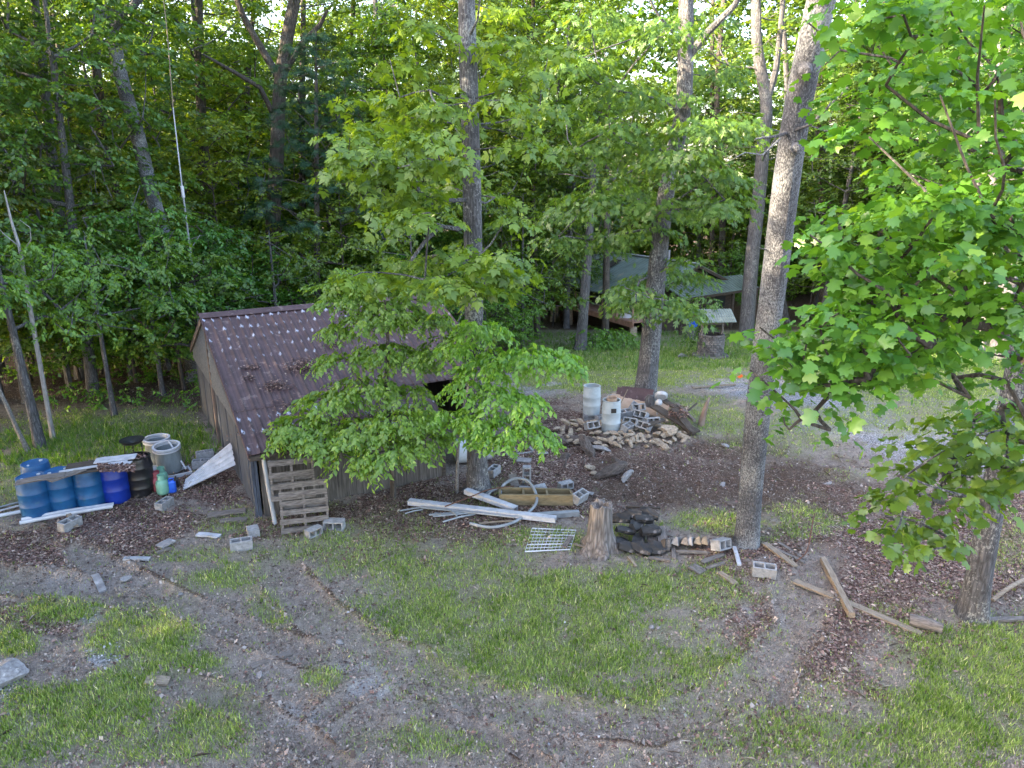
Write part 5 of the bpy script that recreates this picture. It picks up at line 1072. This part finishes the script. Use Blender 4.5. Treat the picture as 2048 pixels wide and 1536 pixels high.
# white ribbed sheet leaning on the shed
a, b_ = on(370, 981, .02), on(385, 968, .02); c_ = P(466, 898, 15.6); d_ = P(469, 918, 14.95)
mb = MB(); bl_ = GG(369, 979, .01); br_ = GG(405, 962, .01); 
e1 = Vector(shed.location) + Vector((math.cos(sa) * -.07 - math.sin(sa) * 2.3, math.sin(sa) * -.07 + math.cos(sa) * 2.3, .86)); e2 = Vector(shed.location) + Vector((math.cos(sa) * -.07 - math.sin(sa) * 2.0, math.sin(sa) * -.07 + math.cos(sa) * 2.0, .42))
f1 = GG(373, 964, .03); f2 = GG(367, 981, .02)
t = thing('sheet_panel', 'white ribbed metal sheet leaning from the ground against the shed side wall', 'metal sheet', f2)
vs = []; n = 24
for j in range(n + 1):
    s_ = j / n; nrm = (e1 - f1).cross(f2 - f1).normalized(); h_ = .03 if j % 6 in (0, 1) else 0
    for (q0, q1) in ((f1, f2), (e1, e2)): vs.append(q0.lerp(q1, s_) - Vector(f2) + nrm * h_ * (-1 if nrm.z < 0 else 1))
mb = MB().add(vs, [(2 * j, 2 * j + 1, 2 * j + 3, 2 * j + 2) for j in range(n)]); o = mb.build('sheet', M['white_paint'], t); so_ = o.modifiers.new('t', 'SOLIDIFY'); so_.thickness = .008
# --- pallets leaning at the shed corner
def pallet(label, foot, rz_, lean, w=1.0, h=1.1, n=6, name='pallet'):
    t = thing(name, label, 'pallet', foot, (lean, 0, rz_), 'wooden pallets leaning on the shed front')
    for x in (-w / 2 + .03, 0, w / 2 - .03): MB().box((x, .045, h / 2), (.045, .09, h)).build('stringer', M['old_wood'], t)
    for k in range(n):
        z_ = .05 + k * (h - .1) / (n - 1); MB().box((rr.uniform(-.01, .01), -.012, z_), (w, .022, rr.uniform(.085, .12))).build('slat', M['old_wood'], t)
    for k in range(3): MB().box((0, .102, .06 + k * (h - .12) / 2), (w, .02, .09)).build('slat', M['old_wood'], t)
    return t
f = GG(612, 1062); pallet('lower pallet with grey slats, standing on the ground against the shed', f, sa - .28, -.30, w=.93, h=1.0, n=6)
f2_ = Vector(f) + Vector((-.10 - .519 * .26, -.04 + .855 * .26, .62)); pallet('upper pallet behind the lower one, reaching up under the shed eave', f2_, sa - .24, -.10, w=.86, h=.82, n=4)
# planks and rubble left of the shed corner
for i, (u0, v0, u1, v1, w_, m_, lb) in enumerate([(416, 1034, 492, 1024, .2, 'old_wood', 'broad grey plank half sunk in the dirt by the shed corner'), (440, 1046, 494, 1040, .16, 'old_wood', 'second sunken plank by the shed corner'), (395, 1073, 440, 1076, .13, 'white_paint', 'flat whitish board in the grass before the sunken planks'), (248, 1124, 300, 1121, .09, 'galv', 'short grey metal strip lying on the dead leaves'), (318, 1098, 346, 1084, .2, 'rock_grey', 'pale slab of concrete lying at the edge of the dead leaves'), (314, 1110, 342, 1098, .06, 'old_wood', 'narrow stick below the pale slab at the leaves edge'), (190, 1150, 205, 1178, .12, 'rock_grey', 'narrow pale stone sliver lying in the dirt below the leaf pile'), (292, 1366, 338, 1362, .17, 'pale_wood', 'broken tan board piece in the near dirt'), (502, 1334, 582, 1306, .1, 'old_wood', 'weathered plank sunk in the mud of the wheel ruts'), (1280, 1033, 1308, 1029, .12, 'white_paint', 'short white board behind the charred logs'), (1252, 1017, 1320, 1017, .04, 'dark_wood', 'thin dark stick lying behind the tall stump'), (1352, 1108, 1415, 1108, .07, 'old_wood', 'grey stick lying in front of the split log row'), (1345, 1085, 1348, 1122, .07, 'old_wood', 'upright-pointing grey stick left of the split log row'), (1404, 1128, 1447, 1110, .1, 'old_wood', 'grey weathered board slanting below the split log row'), (1382, 1135, 1406, 1148, .2, 'old_wood', 'striped grey board end lying in the grass below the log row'), (1468, 1098, 1478, 1136, .07, 'white_paint', 'pale narrow board pointing down left of the lone cinder block'), (1438, 1148, 1470, 1172, .12, 'pale_wood', 'splintered pale wood strip in the grass'), (1412, 1140, 1448, 1130, .07, 'old_wood', 'thin splintered stick under the slanting board'), (1458, 1085, 1474, 1104, .1, 'old_wood', 'short bark slab against the foot of the leaning trunk'), (1296, 1118, 1340, 1124, .07, 'old_wood', 'splintered stick below the charred logs'), (1256, 1116, 1272, 1134, .05, 'pale_wood', 'thin stick in the grass right of the tall stump'),
        (1528, 1094, 1590, 1140, .12, 'pale_wood', 'long tan plank on the ground right of the leaning trunk'), (1556, 1092, 1610, 1124, .07, 'old_wood', 'upper thin plank right of the leaning trunk'), (1540, 1102, 1608, 1130, .07, 'old_wood', 'middle thin plank right of the leaning trunk'), (1588, 1165, 1842, 1272, .13, 'pale_wood', 'long flat board sunk in the dirt, crossing under the heavy beam'), (1975, 1243, 2080, 1240, .1, 'old_wood', 'grey board lying at the right edge below the grey trunk'), (1385, 778, 1470, 772, .12, 'pale_wood', 'tan board lying on the far gravel behind the broken post'), (1018, 1108, 1019, 1130, .03, 'old_wood', 'thin twig on the grass below the wire grate')]):
    slope = GG(u0, v0); e_ = GG(u1, v1); slope.z += .03; e_.z += .03; bl(lb, slope, e_, w_, .035, m_, warp=.01)
bl('heavy squared timber lying at a slant in the dirt on the right', GG(1645, 1125, .07), GG(1702, 1240, .08), .10, .10, 'pale_wood')
pipe('rusty bent rod sticking up by the planks right of the leaning trunk', [GG(1590, 1130, .05), GG(1612, 1118, .15), GG(1620, 1085, .35), GG(1624, 1070, .42)], .012, 'rust', name='rod', cat='rod')
pipe('dead branch lying at the far right beside the grey trunk', [GG(1984, 1205, .05), GG(2012, 1192, .12), GG(2045, 1172, .1), GG(2080, 1160, .1)], .035, 'pale_wood', name='branch', cat='branch')
p = GG(1850, 1258); t = thing('log', 'short grey log end lying in the dirt below the grey trunk', 'log', p + Vector((0, 0, .08)), (0, 0, 2.6)); MB().tube([(-.22, 0, 0), (0, 0, .02), (.22, 0, 0)], [.08, .1, .1], 12).build('wood', M['old_wood'], t, smooth=True)
# --- rolled insulation at the open bay
p = G(950, 925); t = thing('insulation_roll', 'big roll of white insulation lying behind the straight trunk at the shed bay', 'roll', Vector((p.x - .05, p.y + .1, .31)), (0, 0, .3))
sp = [((.30 - .05 * i / 12 * 1.0) , i) for i in range(1)]
mb = MB(); mb.tube([(-.42, 0, 0), (.42, 0, 0)], .30, 28); mb.build('roll', M['insul'], t, smooth=True)
mb = MB()
for k in range(5):
    r_ = .27 - k * .055; pts = [(-.43, r_ * math.cos(a_), r_ * math.sin(a_)) for a_ in np.linspace(0, 6.1, 22)]; mb.tube(pts, .011, 5)
mb.build('spiral_edge', M['white_cloth'], t)
# --- long white beams and pipes heap
def chan(label, a, b, w=.16, h=.09, m='white_paint'):
    a, b = Vector(a), Vector(b); t = thing('metal_channel', label, 'metal channel', a, group='white metal channels in the scrap heap')
    MB().beam((0, 0, 0), b - a, w, .012).build('face', M[m], t); L_ = b - a; d = L_.normalized(); s_ = d.cross(Vector((0, 0, 1))).normalized()
    for q_ in (-1, 1): MB().beam(s_ * q_ * (w / 2 - .007) - Vector((0, 0, h / 2 + .007)), L_ + s_ * q_ * (w / 2 - .007) - Vector((0, 0, h / 2 + .007)), .012, h).build('flange', M[m], t)
    return t
chan('longest white metal channel, lying across the front of the scrap heap', GG(818, 1012, .17), GG(1112, 1047, .15), .15)
chan('shorter white metal channel crossing under the hose coil', GG(932, 996, .22), GG(1032, 1026, .14), .15)
chan('grey metal channel at the right end of the scrap heap', GG(1062, 1036, .10), GG(1158, 1030, .12), .12, m='grey_plastic_thin')
for i, (u0, v0, u1, v1, z0, r_, lb) in enumerate([(800, 1026, 858, 1018, .07, .016, 'thin strip at the left tip of the scrap heap'), (810, 1030, 846, 1022, .05, .016, 'second thin strip at the left tip of the scrap heap'), (842, 1022, 1030, 1044, .1, .02, 'long thin grey strip under the longest channel'), (858, 1034, 960, 1030, .06, .022, 'grey strip lying low at the left of the scrap heap'), (866, 1040, 1010, 1026, .08, .018, 'slanting grey tube in the middle of the scrap heap'), (886, 1048, 950, 1032, .05, .02, 'grey tube sticking out toward the grass'), (972, 1008, 992, 988, .15, .03, 'short grey tube rising by the hose coil'), (966, 1010, 982, 990, .12, .03, 'second short grey tube rising by the hose coil'), (900, 1030, 914, 1040, .1, .02, 'stubby grey tube in the scrap heap'), (870, 1030, 890, 1038, .06, .025, 'short white offcut at the left of the scrap heap'), (958, 1050, 1042, 1046, .05, .02, 'tan strip under the near end of the scrap heap')]):
    pipe(lb, [GG(u0, v0, z0), GG((u0 + u1) / 2, (v0 + v1) / 2, z0 + .02), GG(u1, v1, z0)], r_, 'pale_wood' if i == 10 else 'grey_plastic_thin', name='tube', cat='tube', n=6)
pipe('rusty brown rod crossing over the longest white channel', [GG(890, 1030, .2), GG(940, 1018, .27), GG(980, 1002, .27), GG(1028, 990, .22)], .014, 'rust', name='rod', cat='rod')
pipe('grey corrugated hose bent in a wide loop over the stud frame', [GG(1000, 999, .08), GG(1006, 990, .25), GG(1030, 984, .34), GG(1056, 990, .32), GG(1072, 1008, .22), GG(1070, 1022, .15), GG(1046, 1040, .1), GG(1020, 1052, .05), GG(980, 1058, .05), GG(940, 1050, .05)], .032, 'grey_plastic_thin', name='hose', cat='hose')
# stud frame
fa, fb = GG(1000, 1010, .05), GG(1145, 1014, .05); fc = GG(1000, 994, .05); fd = GG(1140, 998, .05)
t = thing('stud_frame', 'open wooden frame of brown boards lying behind the white channels', 'frame', fa)
M['brown_board'] = pmat('brown_board', (.13, .10, .05), (.24, .19, .11), 6, .85, .2, (1, 6, 6))
for (a, b_) in ((fa, fb), (fc, fd)): MB().beam(a - fa + Vector((0, 0, .08)), b_ - fa + Vector((0, 0, .08)), .045, .24).build('rail', M['brown_board'], t)
for s_ in (0, .33, .66, 1): MB().beam(fa.lerp(fb, s_) - fa + Vector((0, 0, .08)), fc.lerp(fd, s_) - fa + Vector((0, 0, .08)), .045, .2).build('rung', M['brown_board'], t)
# trash heap slabs
for (u, v, d_, r_, x_, m_, lb) in [(1030, 975, (.2, .6, .03), .3, .8, 'old_wood', 'grey weathered plank propped on the trash heap behind the hose'), (1060, 985, (.5, .2, .05), -.1, .2, 'rock_grey', 'whitish plaster slab in the trash heap behind the hose'), (1083, 984, (.3, .3, .03), .5, .6, 'concrete', 'grey shingle piece at the right end of the trash heap'), (1045, 982, (.3, .2, .05), .9, .3, 'char', 'charred lump in the trash heap behind the hose'), (1172, 987, (.35, .12, .03), -.5, .1, 'rock_grey', 'flat pale shard on the leaves beyond the stud frame'), (1048, 925, (.35, .22, .03), -.2, .1, 'rock_grey', 'flat pale shard under the lower dogwood leaves'), (1020, 912, (.2, .15, .04), .2, .1, 'concrete', 'small bluish shard left of the fallen grey frame'), (1085, 912, (.3, .1, .03), .3, .1, 'rock_grey', 'thin shard right of the fallen grey frame')]:
    slab('slab', lb, u, v, d_, r_, m_, rx=x_, dz=.05)
t = slab('frame', 'small fallen grey frame in the leaves behind the dogwoods', 1052, 908, (.5, .06, .04), .3, 'concrete', cat='frame'); MB().box((.2, .2, .02), (.06, .36, .04)).build('side', M['concrete'], t); MB().box((-.2, .2, .02), (.06, .36, .04)).build('side', M['concrete'], t)
# wire grate
g0, g1, g2, g3 = GG(1050, 1104, .04), GG(1140, 1102, .04), GG(1152, 1062, .04), GG(1064, 1060, .04)
t = thing('wire_grate', 'white wire grate lying flat on the grass left of the tall stump', 'grate', g0)
for i in range(13): a, b_ = g0.lerp(g1, i / 12) - g0, g3.lerp(g2, i / 12) - g0; MB().tube([a, b_], .005, 4).build('cross_wire', M['white_plastic'], t)
for i in range(8): a, b_ = g0.lerp(g3, i / 7) - g0, g1.lerp(g2, i / 7) - g0; MB().tube([a, b_], .014 if i in (0, 2, 5, 7) else .008, 5).build('long_wire', M['white_plastic'], t)
bl('small grey board resting on the right end of the wire grate', GG(1128, 1100, .07), GG(1142, 1078, .08), .1, .02, 'old_wood')
bl('pale stick between the wire grate and the tall stump', GG(1146, 1090, .04), GG(1168, 1094, .03), .05, .03, 'pale_wood')
# --- tall stump
p = G(1199, 1098); p.z = GZ(p.x, p.y); t = thing('stump', 'tall hollow grey stump with flaring roots beside the wire grate', 'stump', p)
prof = [(.40, -.1), (.36, .05), (.29, .16), (.245, .32), (.225, .5), (.21, .7), (.205, .86), (.20, .93), (.17, .94), (.12, .93), (.09, .84), (.08, .5)]
n = 36; vs = []
for i, (r_, z_) in enumerate(prof):
    for j in range(n):
        a_ = 2 * PI * j / n; k = 1 + (.22 * math.cos(5 * a_ + .8) + .1 * math.cos(3 * a_)) * max(0, 1 - z_ / .35) * (1 if i < 6 else 0) + .035 * math.sin(9 * a_ + i * .4) + .02 * math.sin(17 * a_ + i)
        vs.append((r_ * k * math.cos(a_), r_ * k * math.sin(a_), z_ + (.03 * math.sin(4 * a_ + 1) + .015 * math.sin(11 * a_) if 5 < i < 10 else 0)))
MB().add(vs, [(i * n + j, i * n + (j + 1) % n, (i + 1) * n + (j + 1) % n, (i + 1) * n + j) for i in range(len(prof) - 1) for j in range(n)] + [tuple((len(prof) - 1) * n + j for j in range(n))]).build('wood', M['stump_wood'], t, smooth=True)
# rocks: six shapes, copied
def rock_mesh(i, m):
    import bmesh
    bm = bmesh.new(); bmesh.ops.create_icosphere(bm, subdivisions=3, radius=1); q_ = random.Random(i)
    pl = [(Vector((q_.gauss(0, 1), q_.gauss(0, 1), q_.gauss(0, 1))).normalized(), q_.uniform(.45, .8)) for _ in range(12)]
    for v in bm.verts:
        co = v.co.copy()
        for (nn_, d_) in pl:
            dd = co.dot(nn_)
            if dd > d_: co -= nn_ * (dd - d_)
        v.co = co * (1 + .03 * q_.uniform(-1, 1)); v.co.z *= .7
    me = bpy.data.meshes.new('rock'); bm.to_mesh(me); bm.free(); me.materials.append(M[m]); return me
rms = {m_: [rock_mesh(i + 10 * k, m_) for i in range(6)] for k, m_ in enumerate(('rock', 'rock_grey', 'earth', 'char'))}
def rock(u, v, s, label, group=None, m='rock', dz=0, cat='rock', name='rock', sq=(1.3, .9, 1)):
    p = GG(u, v); o = bpy.data.objects.new(name, rms[m][rr.randrange(6)]); COL.objects.link(o)
    o.location = (p.x, p.y, p.z + s * .35 + dz); o.rotation_euler = (rr.uniform(-.4, .4), rr.uniform(-.4, .4), rr.uniform(0, 6.28)); o.scale = (s * sq[0], s * sq[1], s * sq[2]); tag(o, label, cat, group); return o
rp = []; tri = 0; q_ = random.Random(77)
while len(rp) < 84 and tri < 4000:
    tri += 1; u = q_.uniform(1110, 1372); v = q_.uniform(850, 900)
    lo_ = 850 + max(0, (1150 - u) * .15); hi_ = 905 - abs(u - 1250) * .12
    if not (lo_ + 4 < v < hi_) or any(((u - a) / 12) ** 2 + ((v - b_) / 6) ** 2 < 1 for a, b_ in rp) or abs(u - 1221) < 16 and v < 868: continue
    rp.append((u, v))
for (u, v) in rp: rock(u, v, q_.uniform(.07, .17), sq=(q_.uniform(.9, 1.7), q_.uniform(.6, 1), q_.uniform(.5, .9)), label='tan angular rock in the pile in front of the grey barrels', group='tan rocks piled before the grey barrels', dz=.05 if v > 862 else .14)
rock(1338, 874, .27, 'largest tan rock, at the right end of the rock pile under the dark boards', dz=.12, sq=(1.4, .9, .9)); rock(1318, 890, .2, 'long flat tan rock at the front right of the rock pile', sq=(1.6, .7, .6)); rock(1265, 888, .15, 'rounded rock at the front of the rock pile', sq=(1, 1, .9)); rock(1330, 900, .16, 'brown pointed rock at the front right corner of the rock pile', sq=(1, .9, 1.1))
rock(1300, 858, .28, 'grey-green slab rock leaning at the right of the rock pile', m='rock_grey', dz=.15, sq=(1.6, .6, .5))
for (u, v, s_, m_, lb, sq_) in [(1110, 893, .3, 'earth', 'dark clump of uprooted soil at the left of the dug ground', (1.4, .9, .8)), (1150, 885, .34, 'earth', 'broad mound of black soil below the rock pile', (1.8, .8, .7)), (1176, 907, .32, 'earth', 'dark upturned slab of roots and soil', (1.7, .6, .7)), (1198, 903, .22, 'rock_grey', 'grey root slab beside the upturned soil', (1.7, .5, .6)), (1218, 950, .36, 'earth', 'grey-brown lump of soil in the middle of the dug ground', (1.4, 1, .7)), (1180, 940, .18, 'rock', 'tan stone beside the lower soil lump', (1, .8, .7)), (1188, 953, .11, 'rock', 'small tan pebble stone below the tan stone', (1, .8, .7)), (1252, 962, .2, 'rock_grey', 'slanting grey stone slab beside the lower soil lump', (1.6, .35, .8)), (1130, 915, .2, 'earth', 'small dark soil clump with a root', (1.3, .9, .8)), (1232, 925, .16, 'earth', 'low soil clod between the two mounds', (1.4, .8, .6)),
        (1450, 892, .12, 'rock_grey', 'pale mint stone alone on the soil left of the leaning trunk', (.8, 1.2, .7)), (250, 1160, .10, 'rock_grey', 'pale crumbly stone in the dirt below the leaf pile', (1.4, .9, .8)), (6, 1362, .32, 'rock_grey', 'big grey concrete chunk cut by the left edge of the photo', (1.2, 1.1, .8)), (12, 1340, .16, 'rock_grey', 'smaller grey chunk on top of the left edge gravel', (1.2, .8, .7)), (1363, 716, .28, 'rock_grey', 'pale bluish rock on the far grass left of the well', (1.3, .9, .7)), (1254, 716, .12, 'rock', 'small orange-tan rock at the foot of the oak', (1, .9, .9)), (1182, 672, .16, 'rock', 'small tan rock in front of the cabin deck', (1, 1, .8)), (518, 1352, .08, 'rock_grey', 'small pale stone in the near mud', (1.2, .8, .6)), (680, 1284, .07, 'rock_grey', 'small white stone at the edge of the ruts', (1.2, .8, .6)), (1005, 1240, .05, 'rock_grey', 'small white stone on the lawn', (1, .8, .6)), (1302, 1258, .06, 'rock_grey', 'left of the two white stones along the lawn edge', (1, .8, .6)), (1316, 1260, .06, 'rock_grey', 'right of the two white stones along the lawn edge', (1, .8, .6)), (1445, 968, .1, 'rock_grey', 'flat stone on bare soil beyond the leaning trunk', (1.3, .8, .4)), (1655, 970, .1, 'rock_grey', 'flat whitish stone in the bare soil at right', (1.8, .6, .4)), (360, 1190, .06, 'rock_grey', 'pale pebble stone beside the left ruts', (1, .8, .6))]:
    rock(u, v, s_, lb, m=m_, sq=sq_, cat='soil clump' if m_ == 'earth' else 'rock', name='soil_clump' if m_ == 'earth' else 'rock', dz=-.03 if m_ == 'earth' else 0)
for i in range(7): 
    u = 1120 + rr.random() * 140; v = 895 + rr.random() * 60; pipe('thin root sticking out of the dug soil heaps', [GG(u, v, .05), GG(u + rr.uniform(-14, 14), v - 6, .2), GG(u + rr.uniform(-30, 30), v + rr.uniform(-4, 10), .12)], .012, 'earth', name='root', cat='root', n=5, group='roots in the dug soil')
# --- charred log heap and split log row
ch = [(1238, 1062), (1262, 1056), (1285, 1062), (1300, 1078), (1250, 1078), (1274, 1082), (1256, 1098), (1282, 1100), (1310, 1098), (1240, 1086), (1270, 1068), (1296, 1050)]
for i, (u, v) in enumerate(ch):
    p = GG(u, v + 8); o = thing('charred_log', 'black charred log in the heap right of the tall stump', 'log', (p.x, p.y, p.z + .10 + (.16 if v < 1080 else 0) + (.1 if v < 1064 else 0)), (rr.uniform(-.3, .3), rr.uniform(-.3, .3), rr.uniform(-.6, 1.2)), 'charred logs heaped by the stump')
    r_ = rr.uniform(.07, .12); MB().tube([(-.2, 0, 0), (-.05, .01, .01), (.08, 0, 0), (.2, -.01, 0)], [r_ * .75, r_, r_ * .95, r_ * .7], 9, wob=lambda i_, a_: 1 + .22 * math.sin(3 * a_ + i_) + .1 * math.sin(5 * a_)).build('wood', M['char'], o)
bl('grey slab of bark leaning on the back of the charred logs', GG(1294, 1045, .3), GG(1304, 1090, .1), .16, .04, 'old_wood')
bl('curved grey bark slab at the right of the charred logs', GG(1318, 1072, .2), GG(1330, 1106, .06), .18, .06, 'old_wood')
for i, (u, v, m_, lb) in enumerate([(1340, 1094, 'old_wood', 'first grey split log of the row right of the charred heap'), (1352, 1092, 'rock_grey', 'palest split log of the row'), (1368, 1092, 'old_wood', 'grey split log in the middle of the row'), (1380, 1092, 'rock_grey', 'whitish split log in the middle of the row'), (1393, 1090, 'pale_wood', 'reddish tan split log of the row'), (1406, 1090, 'pale_wood', 'tan split log before the end block of the row'), (1330, 1096, 'dark_wood', 'dark split log touching the charred heap')]):
    p = GG(u, v); o = thing('split_log', lb, 'log', (p.x, p.y, p.z + .09), (.1, .5, 1.25 + rr.uniform(-.2, .2)), 'row of split logs'); MB().prism([(-.22, -.07, -.07), (-.22, .08, -.06), (-.22, .05, .05), (-.22, -.02, .10)], (.44, rr.uniform(-.02, .02), .01)).build('wood', M[m_], o, bevel=.01)
# --- behind the rock pile
pw = thing('plywood_sheet', 'tan plywood sheet lying tilted behind the block heap', 'plywood', GG(1276, 826, .25), (.22, .10, -.30)); MB().box((0, 0, 0), (1.75, .85, .02)).build('sheet', M['plywood'], pw)
for i, (u, v, z_, a_) in enumerate([(1262, 810, .35, -.3), (1272, 812, .42, -.25)]):
    t = thing('roofing_sheet', ('lower' if i == 0 else 'upper') + ' brown ribbed roofing sheet propped at the foot of the oak', 'roofing sheet', GG(u, v + 4, z_), (.6, .05, a_)); mb = MB()
    for k in range(8): mb.box((-.42 + k * .12, 0, .012 * (k % 2)), (.12, .55, .012))
    mb.build('sheet', M['roof_brown'], t)
t = thing('bark_slab', 'grey bark-covered log piece standing between the oak and the metal cowl', 'log', GG(1298, 826), (-.15, .08, .3)); MB().tube([(0, 0, -.05), (0, 0, .2), (.02, 0, .42), (.03, 0, .52)], [.15, .15, .14, .10], 12).build('wood', M['bark_gray'], t, smooth=True)
t = thing('vent_cowl', 'round grey metal cowl on a thin pipe right of the oak', 'vent', GG(1313, 836), (0, .1, .2)); MB().tube([(0, 0, -.05), (0, 0, .42)], .03, 8).build('pipe', M['galv'], t); MB().lathe([(.02, .36), (.09, .40), (.10, .48), (.05, .55), (.02, .56)], 16).build('bulb', M['galv'], t, smooth=True)
o = MB().lathe([(.02, 0), (.14, .0), (.19, .05), (.19, .09), (.13, .12), (.02, .12)], 20).build('cap', M['galv'], t, smooth=True); o.location = (.06, .03, .6); o.rotation_euler = (-.9, .4, 0)
for i, (u0, v0, z0, u1, v1, z1, w_, h_, lb) in enumerate([(1306, 838, .35, 1392, 872, .12, .3, .05, 'broad dark rotten board sloping right from the plywood'), (1315, 826, .5, 1350, 842, .4, .2, .06, 'rotten dark board on top of the heap right of the oak'), (1345, 846, .4, 1385, 872, .08, .22, .18, 'thick rotten timber at the right end of the heap'), (1352, 832, .35, 1388, 858, .25, .08, .08, 'thin grey timber along the right side of the heap'), (1368, 840, .2, 1392, 826, .3, .04, .04, 'thin stick poking out right of the heap'), (1325, 858, .25, 1290, 872, .25, .2, .04, 'greenish rotten plank over the tan rocks')]):
    bl(lb, GG(u0, v0, z0), GG(u1, v1, z1), w_, h_, 'dark_wood' if i != 3 else 'old_wood', seg=5)
a = np.array([GG(1335 + rr.random() * 40, 838 + rr.random() * 22, .3 + rr.random() * .12) for i in range(260)]); flakes('debris', a[:, 0], a[:, 1], a[:, 2], np.full(len(a), .07), M['dead_leaf'], 'rotten wood crumbs and leaves on the dark timber heap', 'debris', 1.0)
t = thing('broken_post', 'splintered leaning wooden post standing right of the timber heap', 'post', GG(1402, 852), (0, .16, .2)); q0 = MB(); q0.tube([(0, 0, -.1), (0, 0, .25), (.01, 0, .5), (.03, 0, .72), (.05, 0, .86)], [.10, .085, .075, .06, .01], 7, wob=lambda i_, a_: 1 + .18 * math.sin(2 * a_ + i_)).build('wood', M['rust'] if 0 else M['trim_brown'], t)
# --- the wishing well
p = G(1420, 714); p.z = float(ter(p.x, p.y)); t = thing('wishing_well', 'round stone wishing well with a small green-grey metal roof on the far lawn', 'well', p, (0, 0, .1))
mb = MB(); rw = random.Random(5)
for k in range(9):
    for j in range(18):
        a_ = 2 * PI * (j + .5 * (k % 2)) / 18; r_ = .50 + rw.uniform(-.015, .02); mb.box((r_ * math.cos(a_), r_ * math.sin(a_), .17 + k * .105), (.12, .165, .095), Matrix.Rotation(a_, 3, 'Z'))
M['well_stone'] = pmat('well_stone', (.05, .046, .045), (.18, .17, .165), 4, .95, .4)
mb.build('stone_ring', M['well_stone'], t, bevel=.012); MB().lathe([(.46, -.1), (.46, 1.05), (.36, 1.05), (.36, -.1)], 24, closed=True).build('mortar_core', M['dark'], t)
mb = MB()
for j in range(14): a_ = 2 * PI * j / 14; mb.box((.66 * math.cos(a_), .66 * math.sin(a_), .04), (.26, .26, .2), Matrix.Rotation(a_ + rw.uniform(-.2, .2), 3, 'Z'))
mb.build('footing', M['well_stone'], t, bevel=.03)
for s_ in (-1, 1): MB().box((s_ * .46, 0, 1.3), (.09, .09, 1.1)).build('post', M['old_wood'], t); MB().beam((s_ * .46, 0, 1.65), (s_ * .2, 0, 1.92), .05, .05).build('brace', M['old_wood'], t)
M['well_roof'] = pmat('well_roof', (.09, .125, .115), (.2, .24, .215), 2, .8, .1, (1, 8, 1))
for s_ in (-1, 1):
    mb = MB(); n = 14
    for k in range(n):
        x0 = -.78 + k * 1.56 / n; mb.prism([(x0, 0, 2.15), (x0 + .106, 0, 2.15), (x0 + .106, s_ * .72, 1.72), (x0, s_ * .72, 1.72)], (0, 0, -.02)); mb.prism([(x0, 0, 2.175), (x0 + .03, 0, 2.175), (x0 + .03, s_ * .72, 1.745), (x0, s_ * .72, 1.745)], (0, 0, -.02))
    mb.build('roof', M['well_roof'], t)
for s_ in (-1, 1): MB().prism([(s_ * .74, -.66, 1.72), (s_ * .74, .66, 1.72), (s_ * .74, 0, 2.12)], (-.03 * s_, 0, 0)).build('gable_board', M['rust'], t)
MB().tube([(-.46, 0, 1.5), (.46, 0, 1.5)], .04, 8).build('crank_bar', M['old_wood'], t)
t = thing('stump', 'small grey stump on the far lawn holding up the blue tub', 'stump', (lambda g_: Vector((g_.x, g_.y, float(ter(g_.x, g_.y)))))(G(1380, 677))); MB().tube([(0, 0, -.1), (0, 0, .2), (0, 0, .62)], [.32, .25, .24], 14, wob=lambda i_, a_: 1 + .06 * math.sin(5 * a_)).build('wood', M['bark_gray'], t, smooth=True)
t2 = thing('tub', 'dark blue tub sitting on the small stump left of the well', 'tub', t.location + Vector((.1, 0, .62))); MB().lathe([(.2, 0), (.32, .35), (.35, .36), (.33, .38), (.28, .36), (.17, .03)], 20, closed=True).build('body', M['bright_blue'], t2, smooth=True)
# --- antenna mast above the shed ridge
b0 = P(392, 640, 23); b0.z = float(ter(b0.x, 23)); seg1 = P(367, 395, 23); seg2 = P(364, 372, 23); seg3 = P(346, 215, 23); seg4 = P(334, 60, 23)
t = thing('antenna_mast', 'thin tall whip antenna on a dark mast rising over the shed ridge', 'antenna', b0)
MB().tube([Vector((0, 0, -.2)), P(388, 560, 23) - b0, seg1 - b0], [.035, .032, .03], 8).build('mast', M['grey_plastic_thin'], t); MB().tube([seg1 - b0, seg2 - b0], .05, 8).build('clamp', M['white_plastic'], t)
MB().tube([seg2 - b0, seg3 - b0], [.02, .018], 8).build('whip', M['white_paint'], t); MB().tube([seg3 - b0, seg4 - b0, P(326, -10, 23) - b0], [.016, .014, .01], 8).build('whip', M['pale_wood'], t)
MB().tube([P(380, 500, 23) - b0, P(400, 470, 23) - b0], .012, 6).build('arm', M['galv'], t)
# orange tape on the tulip twig
q1 = P(1478, 757, 5.0); t = thing('flagging_tape', 'small orange-red tape tied to the tip of the tulip tree branch', 'tape', q1); MB().prism([(0, 0, 0), (.028, .0, .014), (.02, 0, .03), (-.012, 0, .014)], (.004, .012, 0)).build('strip', M['orange'], t)
